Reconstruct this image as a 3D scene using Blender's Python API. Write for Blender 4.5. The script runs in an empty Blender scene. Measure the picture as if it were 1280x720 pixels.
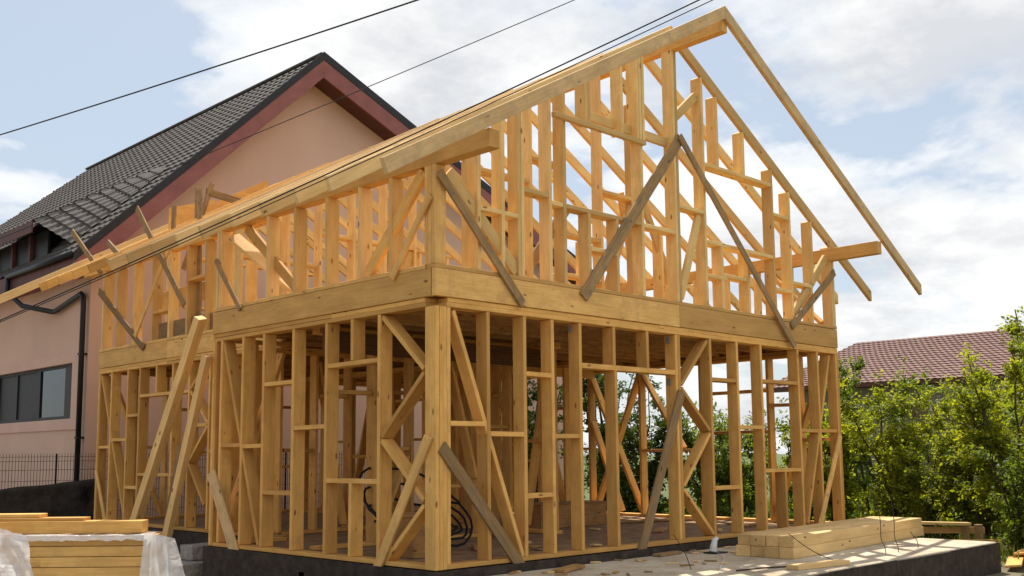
import bpy, bmesh, math, random
from mathutils import Vector, Matrix, noise
rnd = random.Random(7)
R = math.radians
C = bpy.context.scene.collection
scene = bpy.context.scene

# ------------------------------------------------------------------ materials
def nt(name):
    m = bpy.data.materials.new(name); m.use_nodes = True
    t = m.node_tree; t.nodes.clear()
    out = t.nodes.new('ShaderNodeOutputMaterial')
    b = t.nodes.new('ShaderNodeBsdfPrincipled')
    t.links.new(b.outputs[0], out.inputs[0])
    return m, t, b, out
def N(t, kind, **kw):
    n = t.nodes.new(kind)
    for k, v in kw.items():
        if k in n.inputs: n.inputs[k].default_value = v
        else: setattr(n, k, v)
    return n
def ramp(t, fac, stops):
    r = t.nodes.new('ShaderNodeValToRGB')
    while len(r.color_ramp.elements) < len(stops): r.color_ramp.elements.new(0.5)
    for e, (p, c) in zip(r.color_ramp.elements, stops):
        e.position = p; e.color = (*c, 1)
    t.links.new(fac, r.inputs[0]); return r.outputs[0]
def mixc(t, fac, a, b, mode='MIX'):
    m = t.nodes.new('ShaderNodeMix'); m.data_type = 'RGBA'; m.blend_type = mode
    for sock, v in ((m.inputs[0], fac), (m.inputs[6], a), (m.inputs[7], b)):
        if isinstance(v, (int, float)): sock.default_value = v
        elif isinstance(v, tuple): sock.default_value = (*v, 1)
        else: t.links.new(v, sock)
    return m.outputs[2]
def bump(t, b, h, s=0.3, d=0.01):
    n = N(t, 'ShaderNodeBump', Strength=s, Distance=d)
    t.links.new(h, n.inputs['Height']); t.links.new(n.outputs[0], b.inputs['Normal'])

def wood(name, c0, c1, knot, rough=0.75, hue_var=0.33, stain=None, weather=0.0):
    """grain runs along the local X of each board"""
    m, t, b, out = nt(name)
    tc = N(t, 'ShaderNodeTexCoord'); oi = N(t, 'ShaderNodeObjectInfo')
    cm = N(t, 'ShaderNodeCombineXYZ')
    mu = N(t, 'ShaderNodeMath', operation='MULTIPLY'); mu.inputs[1].default_value = 37.0
    t.links.new(oi.outputs['Random'], mu.inputs[0]); t.links.new(mu.outputs[0], cm.inputs[0])
    ad = N(t, 'ShaderNodeVectorMath', operation='ADD')
    t.links.new(tc.outputs['Object'], ad.inputs[0]); t.links.new(cm.outputs[0], ad.inputs[1])
    mp = N(t, 'ShaderNodeMapping'); mp.inputs['Scale'].default_value = (0.9, 16, 16)
    t.links.new(ad.outputs[0], mp.inputs[0])
    g = N(t, 'ShaderNodeTexNoise', Scale=3.0, Detail=6.0, Roughness=0.62, Distortion=0.6)
    t.links.new(mp.outputs[0], g.inputs['Vector'])
    col = ramp(t, g.outputs[0], [(0.32, c1), (0.62, c0)])
    # broad patches along the board
    mp2 = N(t, 'ShaderNodeMapping'); mp2.inputs['Scale'].default_value = (1.2, 4, 4)
    t.links.new(ad.outputs[0], mp2.inputs[0])
    g2 = N(t, 'ShaderNodeTexNoise', Scale=1.6, Detail=3.0); t.links.new(mp2.outputs[0], g2.inputs['Vector'])
    pat = ramp(t, g2.outputs[0], [(0.35, (0.87, 0.85, 0.82)), (0.65, (1.04, 1.04, 1.04))])
    col = mixc(t, 1.0, col, pat, 'MULTIPLY')
    # knots
    mp3 = N(t, 'ShaderNodeMapping'); mp3.inputs['Scale'].default_value = (4.2, 11, 11)
    t.links.new(ad.outputs[0], mp3.inputs[0])
    v = N(t, 'ShaderNodeTexVoronoi', Scale=1.0); t.links.new(mp3.outputs[0], v.inputs['Vector'])
    kf = ramp(t, v.outputs['Distance'], [(0.10, (1, 1, 1)), (0.19, (0, 0, 0))])
    sp = N(t, 'ShaderNodeSeparateColor'); t.links.new(v.outputs['Color'], sp.inputs[0])
    gt = N(t, 'ShaderNodeMath', operation='GREATER_THAN'); gt.inputs[1].default_value = 0.66
    t.links.new(sp.outputs[0], gt.inputs[0])
    km = N(t, 'ShaderNodeMath', operation='MULTIPLY'); t.links.new(kf, km.inputs[0]); t.links.new(gt.outputs[0], km.inputs[1])
    km2 = N(t, 'ShaderNodeMath', operation='MULTIPLY'); km2.inputs[1].default_value = 0.9
    t.links.new(km.outputs[0], km2.inputs[0])
    col = mixc(t, km2.outputs[0], col, knot)
    # per board tone
    rr = ramp(t, oi.outputs['Random'], [(0.0, (1 - hue_var, 1 - hue_var * 1.1, 1 - hue_var * 1.2)), (0.5, (1, 1, 1)), (1.0, (1.08, 1.1, 1.14))])
    col = mixc(t, 1.0, col, rr, 'MULTIPLY')
    if weather > 0:
        g3 = N(t, 'ShaderNodeTexNoise', Scale=5.0, Detail=8.0, Roughness=0.7); t.links.new(ad.outputs[0], g3.inputs['Vector'])
        wf = ramp(t, g3.outputs[0], [(0.48, (0, 0, 0)), (0.62, (1, 1, 1))])
        w2 = N(t, 'ShaderNodeMath', operation='MULTIPLY'); w2.inputs[1].default_value = weather
        t.links.new(wf, w2.inputs[0]); col = mixc(t, w2.outputs[0], col, stain)
    t.links.new(col, b.inputs['Base Color'])
    b.inputs['Roughness'].default_value = rough; b.inputs['Specular IOR Level'].default_value = 0.25
    bump(t, b, g.outputs[0], 0.15, 0.003)
    return m
M = {}
M['pine'] = wood('pine', (0.84, 0.485, 0.145), (0.71, 0.38, 0.097), (0.20, 0.085, 0.03), stain=(0.52, 0.27, 0.085), weather=0.35)  # lower-storey tone, with warm interior bounce deepened into the colour
M['pine_new'] = wood('pine_upper_lit', (0.86, 0.61, 0.26), (0.77, 0.50, 0.18), (0.24, 0.11, 0.04), stain=(0.62, 0.38, 0.14), weather=0.3)  # paler copy of pine: the upper storey's brighter light painted into the colour
M['pine_pale'] = wood('pine_pale', (0.82, 0.57, 0.26), (0.72, 0.47, 0.19), (0.22, 0.10, 0.04))
M['rim'] = wood('rim_timber', (0.83, 0.50, 0.17), (0.70, 0.395, 0.115), (0.22, 0.10, 0.035), stain=(0.54, 0.315, 0.115), weather=0.5)
M['tan'] = wood('tan_timber', (0.68, 0.46, 0.22), (0.55, 0.36, 0.16), (0.20, 0.11, 0.05), stain=(0.40, 0.29, 0.16), weather=0.5)
M['old'] = wood('weathered_board', (0.42, 0.27, 0.125), (0.27, 0.165, 0.075), (0.10, 0.055, 0.03), rough=0.9, stain=(0.20, 0.155, 0.10), weather=0.7)
M['dark_old'] = wood('dark_board', (0.20, 0.105, 0.045), (0.12, 0.06, 0.028), (0.05, 0.03, 0.02), rough=0.9)
M['deck'] = wood('subfloor_board', (0.56, 0.32, 0.12), (0.40, 0.21, 0.075), (0.16, 0.07, 0.03), stain=(0.25, 0.14, 0.06), weather=0.6)

def simple(name, c, rough=0.8, var=0.2, scale=6.0, detail=6.0, bs=0.3, bd=0.01, metal=0.0, c2=None, spec=0.3):
    m, t, b, out = nt(name)
    tc = N(t, 'ShaderNodeTexCoord')
    g = N(t, 'ShaderNodeTexNoise', Scale=scale, Detail=detail, Roughness=0.6); t.links.new(tc.outputs['Object'], g.inputs['Vector'])
    lo = tuple(x * (1 - var) for x in c); hi = c2 or tuple(min(1, x * (1 + var)) for x in c)
    t.links.new(ramp(t, g.outputs[0], [(0.3, lo), (0.7, hi)]), b.inputs['Base Color'])
    b.inputs['Roughness'].default_value = rough; b.inputs['Metallic'].default_value = metal
    b.inputs['Specular IOR Level'].default_value = spec
    if bs: bump(t, b, g.outputs[0], bs, bd)
    return m
M['stucco'] = simple('pink_stucco', (0.66, 0.43, 0.325), 0.92, 0.10, 0.9, 10, 0.15, 0.006)
def stucco(name, c):
    m, t, b, out = nt(name)
    tc = N(t, 'ShaderNodeTexCoord')
    mp = N(t, 'ShaderNodeMapping'); mp.inputs['Scale'].default_value = (1.3, 1.3, .35); t.links.new(tc.outputs['Object'], mp.inputs[0])
    g = N(t, 'ShaderNodeTexNoise', Scale=1.6, Detail=8.0, Roughness=0.6); t.links.new(mp.outputs[0], g.inputs['Vector'])
    g2 = N(t, 'ShaderNodeTexNoise', Scale=0.5, Detail=6.0); t.links.new(tc.outputs['Object'], g2.inputs['Vector'])
    g3 = N(t, 'ShaderNodeTexNoise', Scale=60.0, Detail=4.0); t.links.new(tc.outputs['Object'], g3.inputs['Vector'])
    col = mixc(t, 1.0, c, ramp(t, g.outputs[0], [(0.30, (.965, .955, .945)), (0.60, (1.0, 1.0, 1.0))]), 'MULTIPLY')
    col = mixc(t, 1.0, col, ramp(t, g2.outputs[0], [(0.35, (.93, .92, .91)), (0.65, (1.03, 1.03, 1.03))]), 'MULTIPLY')
    t.links.new(col, b.inputs['Base Color']); b.inputs['Roughness'].default_value = .93; bump(t, b, g3.outputs[0], .25, .006); return m
M['stucco'] = stucco('pink_stucco_render', (0.66, 0.435, 0.33))
M['stucco_trim'] = simple('pale_pink_trim', (0.66, 0.43, 0.34), 0.9, 0.06, 2.0, 8, 0.1, 0.004)
M['soffit'] = simple('maroon_soffit', (0.27, 0.10, 0.088), 0.6, 0.15, 3.0, 5, 0.1, 0.004)
M['fascia'] = simple('brown_fascia', (0.11, 0.042, 0.032), 0.6, 0.2, 4.0, 5, 0.1, 0.004)
M['flashing'] = simple('dark_flashing', (0.022, 0.021, 0.023), 0.5, 0.2, 6.0, 4, 0.1, 0.003)
M['tile'] = simple('grey_roof_tile', (0.105, 0.093, 0.086), 0.8, 0.3, 5.0, 6, 0.25, 0.004, spec=0.18)
M['red_tile'] = simple('red_roof_tile', (0.255, 0.145, 0.125), 0.7, 0.18, 3.0, 6, 0.2, 0.01)
M['pipe'] = simple('black_pipe', (0.012, 0.012, 0.013), 0.45, 0.2, 5, 3, 0)
M['bitumen'] = simple('bitumen_membrane', (0.046, 0.034, 0.026), 0.8, 0.5, 7, 10, 0.9, 0.04, spec=0.25)
M['cable'] = simple('cable_rubber', (0.012, 0.012, 0.014), 0.6, 0.1, 5, 2, 0)
M['wire'] = simple('rusty_wire', (0.055, 0.035, 0.025), 0.7, 0.3, 20, 3, 0)
M['block'] = simple('grey_concrete_block', (0.30, 0.285, 0.26), 0.95, 0.35, 22, 10, 0.8, 0.012)
M['far_wall'] = simple('far_wall', (0.24, 0.21, 0.18), 0.9, 0.08, 1.0, 6, 0.1)
M['bark'] = simple('bark', (0.075, 0.055, 0.038), 0.95, 0.35, 18, 6, 0.6, 0.01)
M['galv'] = simple('galvanised_steel', (0.30, 0.29, 0.27), 0.5, 0.2, 12, 3, 0, metal=0.6)
M['white_plastic'] = simple('white_plastic', (0.72, 0.72, 0.70), 0.4, 0.05, 5, 2, 0)
M['black_membrane'] = simple('black_sheet', (0.032, 0.028, 0.025), 0.6, 0.4, 9, 8, 0.8, 0.03)

def concrete():
    m, t, b, out = nt('terrace_concrete')
    tc = N(t, 'ShaderNodeTexCoord')
    g = N(t, 'ShaderNodeTexNoise', Scale=2.2, Detail=10.0, Roughness=0.65); t.links.new(tc.outputs['Object'], g.inputs['Vector'])
    g2 = N(t, 'ShaderNodeTexNoise', Scale=30.0, Detail=6.0, Roughness=0.7); t.links.new(tc.outputs['Object'], g2.inputs['Vector'])
    c = ramp(t, g.outputs[0], [(0.3, (0.36, 0.285, 0.195)), (0.5, (0.54, 0.455, 0.335)), (0.7, (0.68, 0.60, 0.475))])
    c = mixc(t, 0.5, c, ramp(t, g2.outputs[0], [(0.35, (0.55, 0.5, 0.42)), (0.65, (1.1, 1.1, 1.1))]), 'MULTIPLY')
    t.links.new(c, b.inputs['Base Color']); b.inputs['Roughness'].default_value = 0.93
    bump(t, b, g2.outputs[0], 0.5, 0.01); return m
M['concrete'] = concrete()

M['dusty_floor'] = simple('dusty_brown_floor', (0.30, 0.19, 0.105), 0.95, 0.4, 5, 9, 0.5, 0.01)
def ground_mat():
    m, t, b, out = nt('ground_dirt_and_grass')
    tc = N(t, 'ShaderNodeTexCoord')
    g = N(t, 'ShaderNodeTexNoise', Scale=0.35, Detail=8.0, Roughness=0.6); t.links.new(tc.outputs['Object'], g.inputs['Vector'])
    g2 = N(t, 'ShaderNodeTexNoise', Scale=9.0, Detail=8.0, Roughness=0.7); t.links.new(tc.outputs['Object'], g2.inputs['Vector'])
    dirt = ramp(t, g2.outputs[0], [(0.3, (0.13, 0.095, 0.06)), (0.7, (0.27, 0.21, 0.145))])
    grass = ramp(t, g2.outputs[0], [(0.3, (0.045, 0.07, 0.018)), (0.7, (0.11, 0.15, 0.04))])
    sp = N(t, 'ShaderNodeSeparateXYZ'); t.links.new(tc.outputs['Object'], sp.inputs[0])
    mr = N(t, 'ShaderNodeMapRange'); mr.inputs[1].default_value = 8.5; mr.inputs[2].default_value = 11.5
    t.links.new(sp.outputs[0], mr.inputs[0])
    a = N(t, 'ShaderNodeMath', operation='ADD'); t.links.new(mr.outputs[0], a.inputs[0])
    t.links.new(ramp(t, g.outputs[0], [(0.4, (0, 0, 0)), (0.8, (0.7, 0.7, 0.7))]), a.inputs[1]); a.use_clamp = True
    t.links.new(mixc(t, a.outputs[0], dirt, grass), b.inputs['Base Color'])
    b.inputs['Roughness'].default_value = 0.97; bump(t, b, g2.outputs[0], 0.8, 0.03); return m
M['ground'] = ground_mat()

def leaf_mat(name, c0, c1, trans):
    m, t, b, out = nt(name)
    ge = N(t, 'ShaderNodeNewGeometry')
    tc = N(t, 'ShaderNodeTexCoord')
    g = N(t, 'ShaderNodeTexNoise', Scale=1.1, Detail=3.0); t.links.new(tc.outputs['Object'], g.inputs['Vector'])
    c = mixc(t, ge.outputs['Random Per Island'], c0, c1)
    c = mixc(t, 1.0, c, ramp(t, g.outputs[0], [(0.35, (0.75, 0.82, 0.8)), (0.65, (1.2, 1.12, 0.9))]), 'MULTIPLY')
    t.links.new(c, b.inputs['Base Color']); b.inputs['Roughness'].default_value = 0.5
    b.inputs['Specular IOR Level'].default_value = 0.35
    tr = N(t, 'ShaderNodeBsdfTranslucent')
    tcx = mixc(t, 1.0, c, (1.7, 1.75, 0.75), 'MULTIPLY'); t.links.new(tcx, tr.inputs[0])
    mx = N(t, 'ShaderNodeMixShader'); mx.inputs[0].default_value = trans
    t.links.new(b.outputs[0], mx.inputs[1]); t.links.new(tr.outputs[0], mx.inputs[2]); t.links.new(mx.outputs[0], out.inputs[0])
    return m
M['leaf_yellow'] = leaf_mat('yellow_green_leaf', (0.15, 0.18, 0.014), (0.29, 0.29, 0.03), 0.62)
M['leaf_mid'] = leaf_mat('mid_green_leaf', (0.085, 0.125, 0.018), (0.17, 0.205, 0.03), 0.58)
M['leaf_dark'] = leaf_mat('dark_green_leaf', (0.045, 0.08, 0.018), (0.09, 0.13, 0.028), 0.45)
M['grass'] = leaf_mat('grass_blade', (0.07, 0.12, 0.02), (0.16, 0.19, 0.05), 0.4)

def glass_mat():
    m, t, b, out = nt('window_glass')
    b.inputs['Base Color'].default_value = (0.006, 0.007, 0.008, 1); b.inputs['Roughness'].default_value = 0.04
    b.inputs['Specular IOR Level'].default_value = 0.7; b.inputs['IOR'].default_value = 1.65
    return m
M['glass'] = glass_mat()

def film_mat():
    m, t, b, out = nt('plastic_film')
    tc = N(t, 'ShaderNodeTexCoord')
    g = N(t, 'ShaderNodeTexNoise', Scale=7.0, Detail=5.0, Distortion=1.5); t.links.new(tc.outputs['Object'], g.inputs['Vector'])
    b.inputs['Base Color'].default_value = (0.93, 0.93, 0.93, 1); b.inputs['Roughness'].default_value = 0.16
    g.inputs['Distortion'].default_value = 0.3; g.inputs['Detail'].default_value = 2.0; g.inputs['Scale'].default_value = 5.0
    sb_ = N(t, 'ShaderNodeMath', operation='SUBTRACT'); sb_.inputs[1].default_value = .5; t.links.new(g.outputs[0], sb_.inputs[0])
    rg = N(t, 'ShaderNodeMath', operation='ABSOLUTE'); t.links.new(sb_.outputs[0], rg.inputs[0])
    bump(t, b, rg.outputs[0], 1.0, 0.06)
    tl = N(t, 'ShaderNodeBsdfTranslucent'); tl.inputs[0].default_value = (0.95, 0.95, 0.95, 1)
    tp = N(t, 'ShaderNodeBsdfTransparent')
    m1 = N(t, 'ShaderNodeMixShader'); m1.inputs[0].default_value = 0.45
    t.links.new(b.outputs[0], m1.inputs[1]); t.links.new(tl.outputs[0], m1.inputs[2])
    m2 = N(t, 'ShaderNodeMixShader')
    f = ramp(t, rg.outputs[0], [(0.0, (0.10, 0.10, 0.10)), (0.25, (0.40, 0.40, 0.40))])
    t.links.new(f, m2.inputs[0]); t.links.new(m1.outputs[0], m2.inputs[1]); t.links.new(tp.outputs[0], m2.inputs[2])
    t.links.new(m2.outputs[0], out.inputs[0]); return m
M['film'] = film_mat()

# ------------------------------------------------------------------ object helpers
def tag(o, label=None, cat=None, group=None, kind=None):
    if label: o['label'] = label
    if cat: o['category'] = cat
    if group: o['group'] = group
    if kind: o['kind'] = kind
    return o
def empty(name, loc, label, cat, group=None):
    o = bpy.data.objects.new(name, None); C.objects.link(o); o.location = loc
    o.empty_display_size = 0.2
    return tag(o, label, cat, group)
ORG = {}
def link(name, me, mat, parent=None, mw=None):
    o = bpy.data.objects.new(name, me); C.objects.link(o)
    if mat: me.materials.append(M[mat] if isinstance(mat, str) else mat)
    mw = mw or Matrix.Identity(4)
    if parent is not None:
        o.parent = parent
        o.matrix_local = world_of(parent).inverted() @ mw
    else:
        o.matrix_local = mw
    return o
def world_of(o):
    m = o.matrix_basis.copy()
    return world_of(o.parent) @ m if o.parent else m
def bm_mesh(bm, name='m'):
    me = bpy.data.meshes.new(name); bmesh.ops.recalc_face_normals(bm, faces=bm.faces); bm.to_mesh(me); bm.free(); return me
def add_box(bm, lo, hi):
    x0, y0, z0 = lo; x1, y1, z1 = hi
    v = [bm.verts.new(p) for p in ((x0,y0,z0),(x1,y0,z0),(x1,y1,z0),(x0,y1,z0),(x0,y0,z1),(x1,y0,z1),(x1,y1,z1),(x0,y1,z1))]
    for f in ((0,3,2,1),(4,5,6,7),(0,1,5,4),(1,2,6,5),(2,3,7,6),(3,0,4,7)): bm.faces.new([v[i] for i in f])
    return v
def bevel(bm, w):
    bmesh.ops.bevel(bm, geom=bm.edges[:], offset=w, segments=1, affect='EDGES')
def box_obj(name, lo, hi, mat, parent=None, bev=0.0):
    """axis-aligned box whose local origin is its centre"""
    c = (Vector(lo) + Vector(hi)) / 2; h = (Vector(hi) - Vector(lo)) / 2
    bm = bmesh.new(); add_box(bm, -h, h)
    if bev: bevel(bm, bev)
    return link(name, bm_mesh(bm, name), mat, parent, Matrix.Translation(c))
def member(name, p0, p1, w, d, nrm, mat, parent=None, cut0=0.0, cut1=0.0, bev=0.004, bow=0.0):
    """board from p0 to p1 (centre line); w across in-plane, d along nrm; cut = slope of the end cut"""
    p0 = Vector(p0); p1 = Vector(p1); ax = p1 - p0; L = ax.length; ax.normalize()
    n = Vector(nrm).normalized(); yv = n.cross(ax).normalized(); n = ax.cross(yv).normalized()
    mw = Matrix((( ax.x, yv.x, n.x, p0.x), (ax.y, yv.y, n.y, p0.y), (ax.z, yv.z, n.z, p0.z), (0,0,0,1)))
    bm = bmesh.new(); a = w / 2; b = d / 2
    vs = []
    nseg = 1 if not bow else 5
    for i in range(nseg + 1):
        f = i / nseg; s = L * f
        bo = bow * 4 * f * (1 - f)
        for (yy, zz) in ((-a, -b), (a, -b), (a, b), (-a, b)):
            x = s + (cut0 * yy if i == 0 else (cut1 * yy if i == nseg else 0))
            vs.append(bm.verts.new((x, yy + bo, zz)))
    bm.faces.new(vs[0:4][::-1]); bm.faces.new(vs[-4:])
    for i in range(nseg):
        for k in range(4):
            bm.faces.new((vs[i*4+k], vs[i*4+(k+1)%4], vs[(i+1)*4+(k+1)%4], vs[(i+1)*4+k]))
    bmesh.ops.recalc_face_normals(bm, faces=bm.faces)
    if bev: bevel(bm, bev)
    return link(name, bm_mesh(bm, name), mat, parent, mw)
def tube(name, pts, r, mat, parent=None, sides=8, closed=False, smooth_iter=0):
    pts = [Vector(p) for p in pts]
    for _ in range(smooth_iter):
        q = [pts[0]]
        for a, b in zip(pts, pts[1:]): q += [a.lerp(b, .25), a.lerp(b, .75)]
        q.append(pts[-1]); pts = q
    o0 = pts[0].copy(); pts = [p - o0 for p in pts]
    bm = bmesh.new(); add_tube(bm, pts, r, sides)
    me = bm_mesh(bm, name)
    for p in me.polygons: p.use_smooth = True
    return link(name, me, mat, parent, Matrix.Translation(o0))
def add_tube(bm, pts, r, sides=8):
    rings = []; n = len(pts)
    for i, p in enumerate(pts):
        t = (pts[min(i+1, n-1)] - pts[max(i-1, 0)]).normalized()
        u = t.orthogonal().normalized() if i == 0 else (rings[-1][1] - t * rings[-1][1].dot(t)).normalized()
        v = t.cross(u); rr = r(i / (n - 1)) if callable(r) else r
        rings.append(([bm.verts.new(p + (u * math.cos(a) + v * math.sin(a)) * rr) for a in [2*math.pi*k/sides for k in range(sides)]], u))
    for (a, _), (b, _) in zip(rings, rings[1:]):
        for k in range(sides): bm.faces.new((a[k], a[(k+1)%sides], b[(k+1)%sides], b[k]))
    bm.faces.new(rings[0][0][::-1]); bm.faces.new(rings[-1][0])

# ------------------------------------------------------------------ ground
bm = bmesh.new(); bmesh.ops.create_grid(bm, x_segments=90, y_segments=90, size=600)
for v in bm.verts:
    r = math.hypot(v.co.x, v.co.y); s = (r / 850.0)
    v.co.x *= s; v.co.y *= s
    v.co.z = -0.5 + 0.05 * noise.noise(Vector((v.co.x * .5, v.co.y * .5, 0)))
g = link('ground', bm_mesh(bm, 'ground'), 'ground'); tag(g, 'bare earth building plot turning to grass', 'ground', kind='structure')
for p in g.data.polygons: p.use_smooth = True

# ------------------------------------------------------------------ foundation and terrace
W, L1, L2, REC = 8.15, 4.46, 10.52, 1.056
bm = bmesh.new()
pl = [(-0.04,-0.04),(W+0.04,-0.04),(W+0.04,L2+0.04),(REC-0.05,L2+0.04),(REC-0.05,L1+0.06),(-0.04,L1+0.06)]
def prism_xy(bm, pl, z0, z1):
    a = [bm.verts.new((x,y,z0)) for x,y in pl]; b = [bm.verts.new((x,y,z1)) for x,y in pl]
    bm.faces.new(a[::-1]); bm.faces.new(b)
    for i in range(len(pl)): j=(i+1)%len(pl); bm.faces.new((a[i],a[j],b[j],b[i]))
prism_xy(bm, pl, -0.62, -0.012)
fnd = link('foundation', bm_mesh(bm), 'bitumen'); tag(fnd, 'black bitumen coated foundation under the timber frame', 'foundation')
# thin floor screed on the foundation, inside the walls
fl = [(0.16,0.16),(W-0.16,0.16),(W-0.16,L2-0.16),(REC+0.16,L2-0.16),(REC+0.16,L1-0.0),(0.16,L1-0.16)]
bm = bmesh.new(); prism_xy(bm, fl, -0.012, -0.004); link('floor_screed', bm_mesh(bm), 'dusty_floor', fnd)
# membrane laps on the side of the foundation
for (y0, y1, z) in ((0.2, 2.3, -0.17), (2.2, 4.3, -0.15)):
    box_obj('membrane_lap', (-0.049, y0, z-0.3), (-0.041, y1, z), 'bitumen', fnd)

TZ = -0.10
ter = empty('terrace_slab', (4, -1.2, -0.6), 'pale concrete terrace slab with black coated edge in front of the gable', 'slab')
box_obj('slab_core', (0.28, -2.36, -0.60), (7.74, -0.045, TZ), 'concrete', ter, 0.01)
for i in range(5):
    x0 = 0.27 + i*1.5
    o = box_obj('edge_membrane', (x0, -2.385 - 0.004*(i%2), -0.62), (x0+1.52, -2.363, TZ-0.012-0.008*(i%2)), 'bitumen', ter)
box_obj('edge_membrane', (7.743, -2.38, -0.62), (7.762, -0.05, TZ-0.015), 'bitumen', ter)

# ------------------------------------------------------------------ TIMBER FRAME HOUSE
H = empty('timber_house', (0, 0, -0.012), 'unfinished two storey timber frame house with bare studs and open rafters', 'house under construction')
SD, SW = 0.165, 0.05            # stud depth and width
gy = (0, 1, 0); gx = (1, 0, 0)
def wall(plane, at, name, a, b, w=SW, d=SD, off=0.0, mat='pine', inner=1, c0=0, c1=0):
    """board in a wall; a,b = (along, z) on the outer face; off moves it inward"""
    o = at + inner * (off + d/2)
    jit = lambda: 0
    if plane == 'y':
        return member(name, (a[0], o, a[1]), (b[0], o, b[1]), w, d, gy, mat, H, c0, c1)
    return member(name, (o, a[0], a[1]), (o, b[0], b[1]), w, d, gx, mat, H, c0, c1)
def stud(plane, at, u, z0, z1, w=SW, name='wall_stud', inner=1, d=SD, mat='pine', off=0.0):
    j = rnd.uniform(-0.006, 0.006); return wall(plane, at, name, (u, z0), (u + j, z1), w, d, off + rnd.uniform(0, 0.004), mat, inner)
def hor(plane, at, name, u0, u1, z, h=SW, inner=1, d=SD, mat='pine', off=0.003):
    return wall(plane, at, name, (u0, z), (u1, z + rnd.uniform(-.006, .006)), h, d, off + rnd.uniform(0, 0.004), mat, inner)
def diag(plane, at, a, b, inner=1, w=SW, d=SD-0.012, name='diagonal_brace', mat='pine', off=0.006):
    return wall(plane, at, name, a, b, w, d, off, mat, inner)
PB, PT = 2.60, 2.70             # double top plate
RB, RT = 2.703, 2.985           # rim
SZ = 0.045                      # sole plate height

# --- lower gable wall (y = 0)
def plates(plane, at, u0, u1, inner=1):
    hor(plane, at, 'sole_plate', u0, u1, SZ/2, SZ, inner, off=0.002)
    m = (u0 + u1) / 2 + 0.4
    hor(plane, at, 'top_plate', u0, m, PB + 0.026, 0.047, inner, off=0.0)
    hor(plane, at, 'top_plate', m + 0.004, u1, PB + 0.026, 0.047, inner, off=0.002)
    hor(plane, at, 'top_plate', u0 + 0.02, m - 0.9, PB + 0.076, 0.047, inner, off=0.006)
    hor(plane, at, 'top_plate', m - 0.896, u1, PB + 0.076, 0.047, inner, off=0.003)
plates('y', 0, 0.155, W)
for u in (0.73, 1.27, 1.71, 2.17, 3.99, 4.73, 5.36, 5.96, 6.96, 7.53): stud('y', 0, u, SZ, PB)
stud('y', 0, 4.045, SZ, PB)
stud('y', 0, 2.79, SZ, 2.085); stud('y', 0, 3.41, 2.145, PB, name='cripple_stud'); stud('y', 0, 2.77, 2.145, PB, name='cripple_stud')
stud('y', 0, 6.5, SZ, 0.83, name='cripple_stud')
for u in (0.025, 0.077, 0.129): stud('y', -0.004 if u > .1 else -0.008, u, 0.0, PB, 0.05, 'corner_post', d=0.165)
stud('y', 0, 0.182, SZ, PB)
for u in (W-0.025, W-0.078): stud('y', -0.004, u, 0.0, PB, 0.05, 'corner_post', d=0.15)
for u0, u1, z in ((0.21,0.70,1.43),(0.75,1.25,1.33),(1.29,1.69,1.98),(1.735,2.14,1.31),(1.295,1.685,0.67),(4.755,5.335,2.07),(5.385,5.935,1.45),(5.985,6.935,2.10),(7.555,8.04,1.42),(6.985,7.505,1.42),(4.755,5.335,0.65)):
    hor('y', 0, 'noggin', u0, u1, z)
hor('y', 0, 'header', 2.195, 3.965, 2.115, 0.06); hor('y', 0, 'sill_rail', 5.985, 6.935, 0.855)
for a, b in (((0.25,2.57),(1.22,0.05)),((4.68,2.57),(4.09,1.97)),((4.09,1.93),(4.69,1.40)),((4.69,1.36),(4.09,0.70)),((4.09,0.66),(4.71,0.07)),((7.9,2.57),(7.07,0.08))):
    diag('y', 0, a, b)
# --- lower side wall (x = 0)
plates('x', 0, 0.155, L1)
for u in (3.71, 3.22, 2.565, 1.895, 0.925): stud('x', 0, u, SZ, PB)
stud('x', 0, 1.40, 2.145, PB, name='cripple_stud'); stud('x', 0, 1.42, SZ, 0.82, name='cripple_stud')
for u in (L1-0.025, L1-0.078): stud('x', -0.003, u, 0.0, PB, 0.05, 'corner_post', d=0.15)
stud('x', 0, 4.24, SZ, PB)
for u0, u1, z in ((4.215,3.735,1.26),(3.685,3.245,1.24),(3.195,2.59,1.98),(3.195,2.59,0.69),(2.54,1.92,1.44)): hor('x', 0, 'noggin', u0, u1, z)
hor('x', 0, 'header', 1.87, 0.95, 2.115); hor('x', 0, 'sill_rail', 1.87, 0.95, 0.845)
for a, b in (((4.19,2.56),(3.28,0.06)),((0.87,2.57),(0.19,1.98)),((0.19,1.94),(0.88,1.31)),((0.88,1.27),(0.19,0.67)),((0.19,0.62),(0.80,0.05))): diag('x', 0, a, b)
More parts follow.
